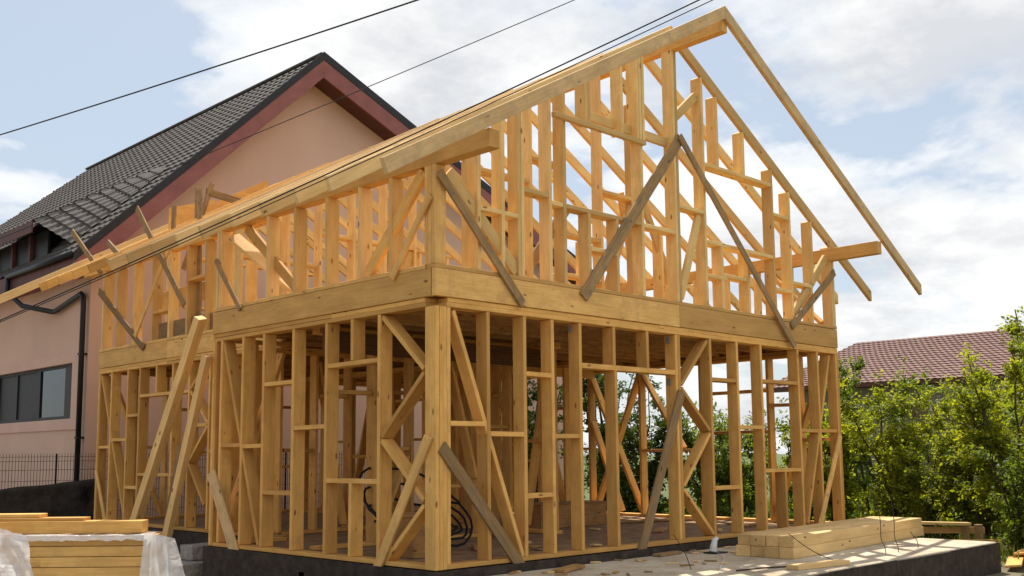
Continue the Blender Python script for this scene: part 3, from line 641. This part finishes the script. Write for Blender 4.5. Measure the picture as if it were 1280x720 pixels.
# narrow overhang along the front edge of the top
patch(lambda u, v: fpt(0.02+u*1.30, 0.40 - v*(0.40+hang(u*1.30))) if v < .8 else fpt(0.02+u*1.30, -(v-.8)/.2*(hang(u*1.30)+.02)), 60, 12)
# curtain at the left: slanting edge
def left(u, v):
    edge = 1.17 - 0.42*v
    s = edge + u*1.3
    t = -0.02 - v*0.62
    f = 0.05*math.sin(u*26 + v*3)*(0.25+v) + 0.05*noise.noise(Vector((u*6, v*4, 2)))
    p = fpt(s, min(t, -0.001)) - d2*(0.02 + f + .42*v)
    p.z += 0.15*math.exp(-((u-0.42)/.30)**2)*(1-v)**1.5 + .02*abs(noise.noise(Vector((u*11, v*5, 4))))*(1-v)
    return p
patch(left, 60, 20)
# curtain at the right end, wrapping the corner
def right(u, v):
    s = 0.05 - .02*v - u*0.24 - 0.12*v*u
    f = 0.035*math.sin(u*17 + v*2)*(.3+v) + 0.03*noise.noise(Vector((u*5, v*3, 8)))
    p = PE - d1*s - d2*(0.03 + f + .16*v - max(0, u-.5)*.3) + d1*(.12*v*u)
    return Vector((p.x, p.y, zt + 0.015 - v*0.66 - (0.10*max(0, u-.45) if v == 0 else 0.10*max(0,u-.45))))
patch(right, 34, 20)
me = bm_mesh(bm)
for p in me.polygons: p.use_smooth = True
tag(link('plastic_film', me, 'film'), 'crumpled translucent plastic film draped over the timber bundle', 'plastic film')
# two planks leaning on the corner of the frame
o = member('leaning_plank', (-0.02, 6.97, -0.5), (-0.10, 4.62, 2.93), 0.15, 0.10, (0.35,-0.9,-0.4), 'pine_pale'); tag(o, 'long thick plank leaning on the rim board, the higher of two', 'plank')
o = member('leaning_plank', (0.02, 5.86, -0.5), (-0.10, 4.42, 2.42), 0.11, 0.09, (0.35,-0.9,-0.4), 'pine_pale'); tag(o, 'pale plank leaning on the corner post, the lower of two', 'plank')
for (x,y,z,lb) in ((0.30,5.35,-.5,'rough grey concrete block at the back of the step'),(0.02,5.0,-.5,'rough grey concrete block in front, lower step'),(0.34,5.25,-.25,'rough grey concrete block on top of the step')):
    bm = bmesh.new(); v = add_box(bm, (-.24,-.16,0), (.24,.16,.245 if z < -.4 else .2)); bevel(bm, .012)
    bmesh.ops.subdivide_edges(bm, edges=bm.edges[:], cuts=3, use_grid_fill=True)
    for q in bm.verts: q.co += Vector((noise.noise(q.co*9+Vector((x*9,0,0))), noise.noise(q.co*9+Vector((0,9+x*5,0))), noise.noise(q.co*9+Vector((0,0,19)))))*.012
    tag(link('concrete_block', bm_mesh(bm), 'block', None, Matrix.Translation((x,y,z)) @ Matrix.Rotation(.1*x,4,'Z')), lb, 'block', 'concrete step blocks')

# ------------------------------------------------------------------ wire mesh fence and black sheet (y = 12)
F = empty('mesh_fence', (0,12,-.5), 'dark wire mesh fence panels before the pink house', 'fence')
bm = bmesh.new()
def wireb(p, q, r=.0032): add_box(bm, (min(p[0],q[0])-r, p[1]-r, min(p[2],q[2])-r), (max(p[0],q[0])+r, p[1]+r, max(p[2],q[2])+r))
x = -1.6
while x < 8.2:
    wireb((x,12,-.45),(x,12,1.20)); x += .055
for z in (-.3,-.1,.1,.3,.5,.7,.9,1.06,1.14): wireb((-1.6,11.99,z),(8.2,11.99,z), .0035)
link('wire_panel', bm_mesh(bm), 'pipe', F)
for x in (-1.6, .95, 3.4, 5.9, 8.2): box_obj('fence_post', (x-.014,12.012,-.5), (x+.014,12.04,1.2), 'pipe', F)
bm = bmesh.new()
def sheet(u, v):
    x = -1.7 + u*3.5; zt_ = .44 + .085*(x+1.6) + .02*noise.noise(Vector((x*2,0,0)))
    return Vector((x, 11.93 + .04*noise.noise(Vector((x*3, v*3, 0))), -.5 + v*(zt_+.5)))
patch(sheet, 60, 14)
me = bm_mesh(bm)
for p in me.polygons: p.use_smooth = True
sh = link('black_sheet', me, 'black_membrane'); tag(sh, 'black waterproof sheet hung along the foot of the mesh fence', 'sheet')
bpy.context.view_layer.update()
so = sh.modifiers.new('thick', 'SOLIDIFY'); so.thickness = .006
pts = []
rr = random.Random(3)
for i in range(60): pts.append(Vector((1.45+.12*rr.uniform(-1,1), 11.85+.04*rr.uniform(-1,1), .45+.2*rr.uniform(-1,1))))
tag(tube('wire_tangle', pts, .006, 'cable', sides=5, smooth_iter=1), 'dark tangle of wire hung on the fence below the downpipe', 'wire')

# ------------------------------------------------------------------ NEIGHBOUR HOUSE
NH = empty('pink_house', (7.16, 14, -.5), 'pink rendered house with grey tiled gable roof, maroon soffits', 'house')
WX0, WX1, WY, RXN, RZN = 1.95, 12.9, 13.2, 7.16, 10.80
EX, EZ = 1.45, 5.20                       # left eave
sl = (RZN-EZ)/(RXN-EX)
slr = (10.80-8.35)/(12.86-7.16)
ztop = lambda x: RZN - (sl*(RXN-x) if x < RXN else slr*(x-RXN)*1.0)
WYB = 26.5
# wall: gable outline extruded back; the window is a real recess in the left wall
zw = lambda x: ztop(x) - .42
bm = bmesh.new()
prof = [(WX0,-.5),(WX1+4,-.5),(WX1+4,zw(WX1+4)),(RXN,zw(RXN)),(WX0,zw(WX0))]
a = [bm.verts.new((x,WY,z)) for x,z in prof]; b = [bm.verts.new((x,WYB,z)) for x,z in prof]
bm.faces.new(a); bm.faces.new(b[::-1])
for i in range(5):
    j=(i+1)%5
    if i == 4:                            # left wall with a window hole
        y0,y1,z0,z1 = 13.93,18.6,1.93,3.09
        def q(y,z): return bm.verts.new((WX0,y,z))
        zt2 = prof[4][1]
        for (ya,yb,za,zb) in ((WY,y0,-.5,zt2),(y1,WYB,-.5,zt2),(y0,y1,-.5,z0),(y0,y1,z1,zt2)):
            bm.faces.new((q(ya,za),q(yb,za),q(yb,zb),q(ya,zb)))
        for (pa,pb) in (((y0,z0),(y1,z0)),((y1,z0),(y1,z1)),((y1,z1),(y0,z1)),((y0,z1),(y0,z0))):
            bm.faces.new((q(*pa),q(*pb),bm.verts.new((WX0+.25,pb[0],pb[1])),bm.verts.new((WX0+.25,pa[0],pa[1]))))
    else: bm.faces.new((a[i],b[i],b[j],a[j]))
me = bpy.data.meshes.new('wall'); bm.to_mesh(me); bm.free(); link('wall', me, 'stucco', NH)
# window
bm = bmesh.new()
for (lo,hi) in (((WX0-.03,13.62,3.092),(WX0+.0,18.9,3.30)),((WX0-.03,13.62,1.70),(WX0+.0,18.9,1.928)),((WX0-.03,13.62,1.93),(WX0,13.928,3.09))): add_box(bm, lo, hi)
link('window_surround', bm_mesh(bm), 'stucco_trim', NH)
bm = bmesh.new()
for (y0,y1) in ((13.935,14.5),(15.9,16.06),(17.3,17.36),(18.5,18.595)): add_box(bm, (WX0+.06,y0,1.935),(WX0+.13,y1,3.085))
for (z0,z1) in ((1.935,2.0),(3.03,3.085)): add_box(bm, (WX0+.062,13.936,z0),(WX0+.128,18.59,z1))
wf = link('window', bm_mesh(bm), 'flashing', NH)
bm = bmesh.new(); add_box(bm, (WX0+.09,14.0,1.97),(WX0+.10,15.9,3.05)); link('pane', bm_mesh(bm), 'glass', wf)
bm = bmesh.new(); add_box(bm, (WX0+.09,16.06,1.97),(WX0+.10,18.55,3.05)); link('dark_screen', bm_mesh(bm), 'flashing', wf)
# tiled roof: stepped rows with a rolled profile, ridge along y
VY = 12.62
def tiled(name, p00, p10, along, rise, rows, step, pitch, amp, mat, parent, lim=None):
    """p00 eave start, along = unit dir of eave, rise(f, s)-> point"""
    bm = bmesh.new(); n = int(along/pitch*8); prev = None
    for r_ in range(rows):
        for e in (0, 1):
            f = (r_ + (0.02 if e == 0 else 0.98))/rows
            ring = []
            for i in range(n+1):
                s = along*i/n
                p, nr = rise(f, s)
                lift = (0.035 if e == 0 else 0.0) + amp*math.cos(2*math.pi*s/pitch)
                ring.append(bm.verts.new(p + nr*lift))
            if prev:
                for i in range(n):
                    if lim is None or lim[0](f) <= along*i/n <= lim[1](f): bm.faces.new((prev[i], prev[i+1], ring[i+1], ring[i]))
            prev = ring
    bmesh.ops.delete(bm, geom=[v for v in bm.verts if not v.link_faces], context='VERTS')
    me = bm_mesh(bm, name)
    return link(name, me, mat, parent)
nl = Vector((-sl,0,1)).normalized()
def rise_left(f, s):
    # hip at the far end
    x = EX - .02 + (RXN-EX+.02)*f
    y = VY + s
    return Vector((x, y, ztop(x))), nl
tiled('tiled_roof', None, None, 24.5, rise_left, 26, .3, .28, .014, 'tile', NH, (lambda f: 0, lambda f: 14 + 10.5*(1-f)))
nr_ = Vector((slr,0,1)).normalized()
bm = bmesh.new(); add = [bm.verts.new(p) for p in ((RXN,VY,RZN),(17.4,VY,ztop(17.4)),(17.4,VY+14,ztop(17.4)),(RXN,VY+14,RZN))]; bm.faces.new(add)
add2 = [bm.verts.new((v.co.x,v.co.y,v.co.z-.06)) for v in add]; bm.faces.new(add2[::-1])
link('roof_slope', bm_mesh(bm), 'tile', NH)
def strip(name, y0, y1, off_top, off_bot, mat, xa, xb, ya=None):
    """board following the roof slope from xa to xb"""
    bm = bmesh.new(); a = []
    for (x, o) in ((xa,off_top),(xb,off_top),(xb,off_bot),(xa,off_bot)): a.append((x, ztop(x)-o))
    f = [bm.verts.new((x,y0,z)) for x,z in a]; k = [bm.verts.new((x,y1,z)) for x,z in a]
    bm.faces.new(f); bm.faces.new(k[::-1])
    for i in range(4): bm.faces.new((f[i],k[i],k[(i+1)%4],f[(i+1)%4]))
    return link(name, bm_mesh(bm), mat, NH)
for (xa,xb) in ((EX-.1, RXN-.002),(RXN+.002, 17.4)):
    strip('verge_flashing', VY-.03, VY+.0, -.09, .12, 'flashing', xa, xb)
    strip('verge_board', VY-.018, VY+.03, .125, .56, 'soffit', xa, xb)
    strip('soffit', VY+.032, WY-.002, .47, .53, 'fascia' if xa > RXN else 'soffit', xa, xb)
box_obj('ridge_cap', (RXN-.09,VY-.02,RZN+.0), (RXN+.09,VY+14,RZN+.07), 'tile', NH, .02)
# eave: fascia, boxed soffit, gutter, downpipe
box_obj('eave_fascia', (EX-.03,VY+.03,EZ-.36), (EX,VY+13.9,EZ-.03), 'fascia', NH)
box_obj('eave_soffit', (EX+.002,VY+.035,EZ-.36), (WX0-.002,VY+13.9,EZ-.33), 'soffit', NH)
tube('gutter', [(EX-.09,16.35,EZ-.06),(EX-.09,VY+.05,EZ-.05)], .065, 'pipe', NH, 10)
tube('downpipe', [(EX-.09,16.3,EZ-.1),(EX-.09,16.3,EZ-.42),(EX+.0,15.6,EZ-.78),(WX0-.10,14.9,EZ-.95),(WX0-.10,14.8,EZ-.95),(WX0-.10,13.42,EZ-.72),(WX0-.10,13.32,EZ-.8),(WX0-.10,13.3,EZ-1.0),(WX0-.10,13.3,.4)], .055, 'pipe', NH, 10)
for z in (3.2, 1.5): box_obj('pipe_clip', (WX0-.16,13.24,z), (WX0-.0,13.36,z+.04), 'pipe', NH)
# shed dormer over the left eave
DZ = 6.17; DX = 1.5; DY0, DY1 = 14.9, 22.0
xj = 4.2
dsl = (ztop(xj)+.03-DZ)/(xj-DX+.15); nd = Vector((-dsl,0,1)).normalized()
def rise_dorm(f, s_): x = DX-.15 + (xj-DX+.15)*f; return Vector((x, DY0+s_, DZ + dsl*(x-DX+.15))), nd
tiled('dormer_roof', None, None, DY1-DY0, rise_dorm, 10, .3, .28, .014, 'tile', NH)
box_obj('dormer_fascia', (DX-.18,DY0-.01,DZ-.24), (DX-.152,DY1,DZ+.02), 'fascia', NH)
hA, hB, hC = Vector((DX-.13,DY0+.02,DZ)), Vector((DX+.30,DY0-1.0,ztop(DX+.30)+.03)), Vector((xj-.3,DY0-1.0,ztop(xj-.3)+.03))
hD = Vector((xj,DY0+.02,ztop(xj)+.03)); nh = ((hD-hA).cross(hA-hB)).normalized()
if nh.z < 0: nh = -nh
def rise_hip(f, s_):
    u = s_/1.6; return hA.lerp(hD, f).lerp(hB.lerp(hC, f), u), nh
tiled('dormer_hip', None, None, 1.6, rise_hip, 10, .3, .27, .014, 'tile', NH)
box_obj('dormer_front', (DX+.25,DY0+.21,5.3), (DX+.3,DY1-.1,DZ-.08), 'flashing', NH)
for yy in (15.9,17.0,18.2): box_obj('dormer_post', (DX+.16,yy,5.42), (DX+.24,yy+.1,DZ-.1), 'fascia', NH)

# ------------------------------------------------------------------ FAR HOUSE (red roof)
FH = empty('red_roof_house', (36,4,-.5), 'distant pale house with red hipped tile roof beyond the shrubs', 'house')
rx0, rz, ez = 33.0, 5.5, 3.62
ry1, ry0 = 12.2, -14.0
exf, exb = 29.8, 36.4
bm = bmesh.new()
add_box(bm, (exf+.7, ry0-2.2, -.5), (exb-.7, ry1+1.6, ez-.02)); link('wall', bm_mesh(bm), 'far_wall', FH)
nn = Vector((-(rz-ez),0,rx0-exf)).normalized()
def rise_far(f, s):
    yl = (ry1+2.6)*(1-f) + ry1*f; yr = (ry0-2.6)*(1-f) + ry0*f
    return Vector((exf+(rx0-exf)*f, yl + (yr-yl)*s/30.0, ez+(rz-ez)*f)), nn
tiled('tiled_roof', None, None, 30.0, rise_far, 19, .3, .24, .014, 'red_tile', FH)
bm = bmesh.new()
A=[(rx0,ry1,rz),(rx0,ry0,rz),(exb,ry0-2.6,ez),(exb,ry1+2.6,ez),(exf,ry1+2.6,ez),(exf,ry0-2.6,ez)]
V_=[bm.verts.new(p) for p in A]
for fc in ((0,1,2,3),(0,3,4),(1,5,2)): bm.faces.new([V_[i] for i in fc])
link('roof_slope', bm_mesh(bm), 'red_tile', FH)
box_obj('eave_board', (exf-.02,ry0-2.6,ez-.14), (exf+.03,ry1+2.6,ez-.0), 'fascia', FH)
box_obj('eave_soffit', (exf+.03,ry0-2.6,ez-.14), (exf+.7,ry1+2.6,ez-.10), 'fascia', FH)
for yy in (11.0, 8.2, 5.4, 2.4):
    w_ = box_obj('window', (exf+.66,yy,1.6), (exf+.69,yy+1.3,2.9), 'white_plastic', FH)
    box_obj('pane', (exf+.64,yy+.1,1.7), (exf+.655,yy+1.2,2.8), 'glass', w_)

# ------------------------------------------------------------------ shrubs and trees
def shrub(name, label, x, y, h, rad, nleaf, mat, seed, leaf=.085, stems=7, cat='shrub', group=None, z0=-.5, dense=1.0, spread=.8):
    r = random.Random(seed)
    root = empty(name, (x,y,z0), label, cat, group)
    sb = bmesh.new(); lb_v = []; lb_f = []
    twigs = []
    for s in range(stems):
        a = r.uniform(0, 2*math.pi); out = rad*r.uniform(.15, spread); hh = h*r.uniform(.6, 1.0)
        p = Vector((r.uniform(-.15,.15)*rad, r.uniform(-.15,.15)*rad, 0)); pts = [p.copy()]
        n = 7
        for i in range(1, n+1):
            f = i/n
            pts.append(Vector((p.x + out*math.cos(a)*f**1.3 + r.uniform(-.05,.05)*rad, p.y + out*math.sin(a)*f**1.3 + r.uniform(-.05,.05)*rad, hh*f)))
        rr0 = .012 + .006*h
        add_tube(sb, pts, lambda f: rr0*(1-.8*f)+.003, 5)
        twigs.append((pts[-2], (pts[-1]-pts[-2]).normalized(), .5*rad))
        for k in range(int(9*dense)):
            f = r.uniform(.12, .98); i = min(int(f*n), n-1); q = pts[i].lerp(pts[i+1], f*n-i)
            b = r.uniform(0, 2*math.pi); d = Vector((math.cos(b), math.sin(b), r.uniform(.0,.9))).normalized(); ln = rad*r.uniform(.25,.65)*(1.15-.6*f)
            e = q + d*ln + Vector((0,0,-.12*ln))
            add_tube(sb, [q, q.lerp(e,.5)+Vector((0,0,.06*ln)), e], lambda f: .008*(1-.7*f), 4)
            twigs.append((q, e-q, ln))
    per = max(3, nleaf//len(twigs))
    for (q, d, ln) in twigs:
        dn = d.normalized() if d.length > 1e-6 else Vector((0,0,1))
        if d.length < 1.5: dd = d if d.length > 1.01 else dn*ln
        else: dd = d
        sub = [(r.uniform(.1,1.), Vector((r.gauss(0,1), r.gauss(0,1), r.gauss(0,.6))).normalized()) for _ in range(6)]
        for _ in range(per):
            f0, sd = r.choice(sub); l2 = r.uniform(0,1)*.32*ln
            c = q + dd*f0 + sd*l2 + Vector((r.gauss(0,.035), r.gauss(0,.035), r.gauss(0,.035)))*(.6+ln)
            if c.z < .03: c.z = r.uniform(.03, .2)
            ld = (sd + Vector((r.gauss(0,.6), r.gauss(0,.6), r.gauss(-.2,.5)))).normalized()
            nn = Vector((r.gauss(0,.7), r.gauss(0,.7), 1)).normalized(); sdv = ld.cross(nn)
            if sdv.length < 1e-3: continue
            sdv.normalize(); L_ = leaf*r.uniform(.6,1.25); w_ = L_*r.uniform(.24,.36)
            i0 = len(lb_v); up = ld.cross(sdv)*(.12*L_)
            lb_v += [c, c+ld*L_*.5+sdv*w_+up, c+ld*L_, c+ld*L_*.5-sdv*w_+up]; lb_f += [(i0,i0+1,i0+2),(i0,i0+2,i0+3)]
    link('stems', bm_mesh(sb), 'bark', root, Matrix.Translation((x,y,z0)))
    me = bpy.data.meshes.new('foliage'); me.from_pydata([tuple(v) for v in lb_v], [], lb_f); me.update()
    link('foliage', me, mat, root, Matrix.Translation((x,y,z0)))
    return root
GR = 'shrubs and young trees beyond the frame'
S = [
 # name, label, x, y, h, rad, leaves, mat, seed, leaf, stems
 ('young_tree','tall green tree at the right edge of the photo',9.2,-3.1,3.9,1.2,9500,'leaf_mid',1,.08,9),
 ('shrub','low green shrub beside the terrace corner',9.4,-2.1,1.7,.8,5500,'leaf_mid',2,.075,8),
 ('young_tree','yellow green young tree just left of the tall edge tree',10.9,-1.5,3.3,1.3,9500,'leaf_yellow',3,.08,9),
 ('shrub','bright yellow green shrub right behind the beam stack',12.4,0.9,2.8,1.5,13000,'leaf_yellow',4,.085,10),
 ('shrub','yellow green shrub beside the house corner',13.0,2.7,2.4,1.3,10000,'leaf_yellow',5,.085,9),
 ('young_tree','darker leafy tree against the red roof, by the frame corner',17.0,3.9,3.9,1.6,9000,'leaf_mid',6,.09,8),
 ('young_tree','loose yellow green tree with a tall crown before the red roof',13.4,-1.2,4.3,1.2,8000,'leaf_yellow',7,.09,7),
 ('shrub','green shrub filling the gap behind the trestle',11.6,0.0,1.8,1.1,8000,'leaf_yellow',8,.075,8),
 ('shrub','dark shrub seen through the middle of the gable wall',11.4,6.6,3.1,1.5,12000,'leaf_dark',9,.09,10),
 ('shrub','mid green shrub seen past the leaning grey board',12.6,5.4,2.4,1.4,11000,'leaf_mid',10,.085,9),
 ('young_tree','tall dark tree seen through the doorway of the frame',12.5,8.4,4.4,1.6,12000,'leaf_dark',11,.09,9),
 ('shrub','light green shrub seen through the right half of the gable wall',15.0,6.2,2.6,1.6,11000,'leaf_mid',12,.09,9),
 ('shrub','rounded green shrub seen through the last bays of the gable wall',14.6,4.2,2.3,1.4,11000,'leaf_yellow',13,.085,9),
 ('shrub','tall yellow green shrub between the beam stack and the young tree',11.9,-0.7,2.9,1.2,11000,'leaf_yellow',21,.08,9),
 ('shrub','yellow green shrub nearest the red roof wall, rather sparse',15.2,0.6,3.0,1.5,10000,'leaf_yellow',22,.09,9),
 ('shrub','distant green bush under the eave of the red roof',20.5,6.5,3.1,1.9,9000,'leaf_mid',14,.11,9),
 ('shrub','distant dark bush behind the yellow shrubs',19.5,-1.5,2.9,2.1,9000,'leaf_dark',15,.11,9),
 ('shrub','distant bush below the middle of the red roof',20.5,2.0,2.9,2.0,9000,'leaf_mid',17,.11,9),
 ('young_tree','dark tree deep behind the back of the frame',13.0,11.5,4.2,1.9,10000,'leaf_dark',16,.1,9),
]
for (nm,lb,x,y,h,rad,nl_,mt,sd,lf,st) in S: shrub(nm, lb, x, y, h, rad, nl_, mt, sd, lf, st, 'tree' if nm == 'young_tree' else 'shrub', GR)
# grass
bm = bmesh.new(); r = random.Random(5)
for i in range(26000):
    x = r.uniform(8.4, 22); y = r.uniform(-5, 12)
    h = r.uniform(.08,.32)*(1+.8*noise.noise(Vector((x*.6,y*.6,0)))); a = r.uniform(0,6.28); w = .012; l = r.uniform(-.5,.5)*h
    p = Vector((x,y,-.5)); d = Vector((math.cos(a),math.sin(a),0))*w; o_ = Vector((-math.sin(a),math.cos(a),0))*l
    bm.faces.new([bm.verts.new(q) for q in (p-d,p+d,p+o_+Vector((0,0,h)))])
me = bpy.data.meshes.new('grass'); bm.to_mesh(me); bm.free()
tag(link('grass', me, 'grass'), 'rough green grass growing under the shrubs', 'grass', kind='stuff')

# ------------------------------------------------------------------ overhead cables
def cable(name, a, b, sag, r, lb):
    a, b = Vector(a), Vector(b); pts = []
    for i in range(41):
        f = i/40; p = a.lerp(b, f); p.z -= sag*4*f*(1-f); pts.append(p)
    tag(tube(name, pts, r, 'cable', sides=6), lb, 'cable', 'overhead cables')
def ext(a, b, f0, f1):
    a, b = Vector(a), Vector(b); return a.lerp(b, f0), a.lerp(b, f1)
def lift(ab, s, f0, f1):
    # raise the supports so that the sagging cable passes through the two given points
    g = -f0/(f1-f0); h = Vector((0, 0, s*4*g*(1-g))); return ab[0]+h, ab[1]+h
a, b = lift(ext((-1.83,7.94,5.72), (-0.02,-0.22,5.75), -1.6, 1.9), .28, -1.6, 1.9); cable('overhead_cable', a, b, .28, .0095, 'thickest overhead cable crossing the sky above the pink house roof')
a, b = lift(ext((-2.37,5.95,3.79), (0.66,-1.56,5.55), -.8, 1.8), .12, -.8, 1.8); cable('overhead_cable', a, b, .12, .0048, 'thin overhead cable passing in front of the pink gable')
a, b = lift(ext((-3.62,1.79,2.26), (-0.9,-4.04,4.21), -.8, 1.6), .18, -.8, 1.6); cable('overhead_cable', a, b, .18, .0056, 'upper of two close overhead cables along the new roof edge')
a, b = lift(ext((-3.62,1.80,2.245), (-0.86,-4.04,4.185), -.8, 1.6), .20, -.8, 1.6); cable('overhead_cable', a, b, .20, .004, 'lower of two close overhead cables along the new roof edge')

# ------------------------------------------------------------------ light and sky
SUN_EL, SUN_AZ = 60.0, 38.0            # azimuth from +Y towards +X
w = bpy.data.worlds.new('World'); scene.world = w; w.use_nodes = True
t = w.node_tree; t.nodes.clear()
out = t.nodes.new('ShaderNodeOutputWorld'); bg = t.nodes.new('ShaderNodeBackground'); t.links.new(bg.outputs[0], out.inputs[0])
sky = t.nodes.new('ShaderNodeTexSky'); sky.sky_type = 'NISHITA'; sky.sun_disc = False
sky.sun_elevation = R(SUN_EL); sky.sun_rotation = R(SUN_AZ); sky.air_density = 1.0; sky.dust_density = 1.2; sky.ozone_density = 1.0
bg.inputs['Strength'].default_value = 0.10
tc = t.nodes.new('ShaderNodeTexCoord'); sp = t.nodes.new('ShaderNodeSeparateXYZ'); t.links.new(tc.outputs['Generated'], sp.inputs[0])
za = N(t, 'ShaderNodeMath', operation='ADD'); za.inputs[1].default_value = .22; t.links.new(sp.outputs[2], za.inputs[0])
zm = N(t, 'ShaderNodeMath', operation='MAXIMUM'); zm.inputs[1].default_value = .05; t.links.new(za.outputs[0], zm.inputs[0])
dx = N(t, 'ShaderNodeMath', operation='DIVIDE'); dy = N(t, 'ShaderNodeMath', operation='DIVIDE')
t.links.new(sp.outputs[0], dx.inputs[0]); t.links.new(zm.outputs[0], dx.inputs[1]); t.links.new(sp.outputs[1], dy.inputs[0]); t.links.new(zm.outputs[0], dy.inputs[1])
cb = t.nodes.new('ShaderNodeCombineXYZ'); t.links.new(dx.outputs[0], cb.inputs[0]); t.links.new(dy.outputs[0], cb.inputs[1])
CLOUD_OFF = (15.22, 35.05, 10.7)
mp = N(t, 'ShaderNodeMapping'); mp.inputs['Location'].default_value = CLOUD_OFF; t.links.new(cb.outputs[0], mp.inputs[0])
n1 = N(t, 'ShaderNodeTexNoise', Scale=1.7, Detail=10.0, Roughness=0.55, Distortion=0.15); t.links.new(mp.outputs[0], n1.inputs['Vector'])
n2 = N(t, 'ShaderNodeTexNoise', Scale=2.6, Detail=7.0, Roughness=0.6); t.links.new(mp.outputs[0], n2.inputs['Vector'])
# more cloud towards the east (+X) side of the sky
dt = N(t, 'ShaderNodeVectorMath', operation='DOT_PRODUCT'); dt.inputs[1].default_value = (0.80, -0.60, 0.0); t.links.new(tc.outputs['Generated'], dt.inputs[0])
mr = N(t, 'ShaderNodeMapRange'); mr.inputs[1].default_value = -.45; mr.inputs[2].default_value = .65; mr.inputs[3].default_value = -.06; mr.inputs[4].default_value = .10
t.links.new(dt.outputs['Value'], mr.inputs[0])
cs = N(t, 'ShaderNodeMath', operation='ADD'); t.links.new(n1.outputs[0], cs.inputs[0]); t.links.new(mr.outputs[0], cs.inputs[1])
cov = ramp(t, cs.outputs[0], [(0.455, (0,0,0)), (0.50, (.6,.6,.6)), (0.58, (1,1,1))])
tone = ramp(t, n2.outputs[0], [(0.36, (5.8, 5.95, 6.25)), (0.56, (8.5, 8.5, 8.4))])
hz = mixc(t, 0.58, sky.outputs[0], (5.3, 5.9, 6.5))
t.links.new(mixc(t, cov, hz, tone), bg.inputs['Color'])
sun = bpy.data.lights.new('Sun', 'SUN'); sun.energy = 5.0; sun.angle = R(.5); sun.color = (1.0, .93, .82)
so_ = bpy.data.objects.new('Sun', sun); C.objects.link(so_)
sd = Vector((math.sin(R(SUN_AZ))*math.cos(R(SUN_EL)), math.cos(R(SUN_AZ))*math.cos(R(SUN_EL)), math.sin(R(SUN_EL))))
so_.rotation_euler = sd.to_track_quat('Z', 'Y').to_euler(); so_.location = sd*60

# ------------------------------------------------------------------ camera
cam = bpy.data.cameras.new('Camera'); co = bpy.data.objects.new('Camera', cam); C.objects.link(co); scene.camera = co
yaw, pit, rol = 0.7784, 0.1161, -0.0092
fw = Vector((math.sin(yaw)*math.cos(pit), math.cos(yaw)*math.cos(pit), math.sin(pit)))
r0 = Vector((math.cos(yaw), -math.sin(yaw), 0)); u0 = r0.cross(fw)
r2 = r0*math.cos(rol) + u0*math.sin(rol); u2 = -r0*math.sin(rol) + u0*math.cos(rol)
co.matrix_world = Matrix(((r2.x,u2.x,-fw.x,-6.6192),(r2.y,u2.y,-fw.y,-7.8001),(r2.z,u2.z,-fw.z,1.1245),(0,0,0,1)))
cam.sensor_fit = 'HORIZONTAL'; cam.sensor_width = 36; cam.lens = 1291.42/1280*36
cam.shift_y = (416.22-360)/1280; cam.clip_start = .1; cam.clip_end = 3000
scene.view_settings.view_transform = 'Standard'; scene.view_settings.look = 'None'
scene.view_settings.exposure = 0.35; scene.view_settings.gamma = 1
scene.view_settings.use_curve_mapping = False
scene.cycles.use_denoising = True
scene.cycles.max_bounces = 8
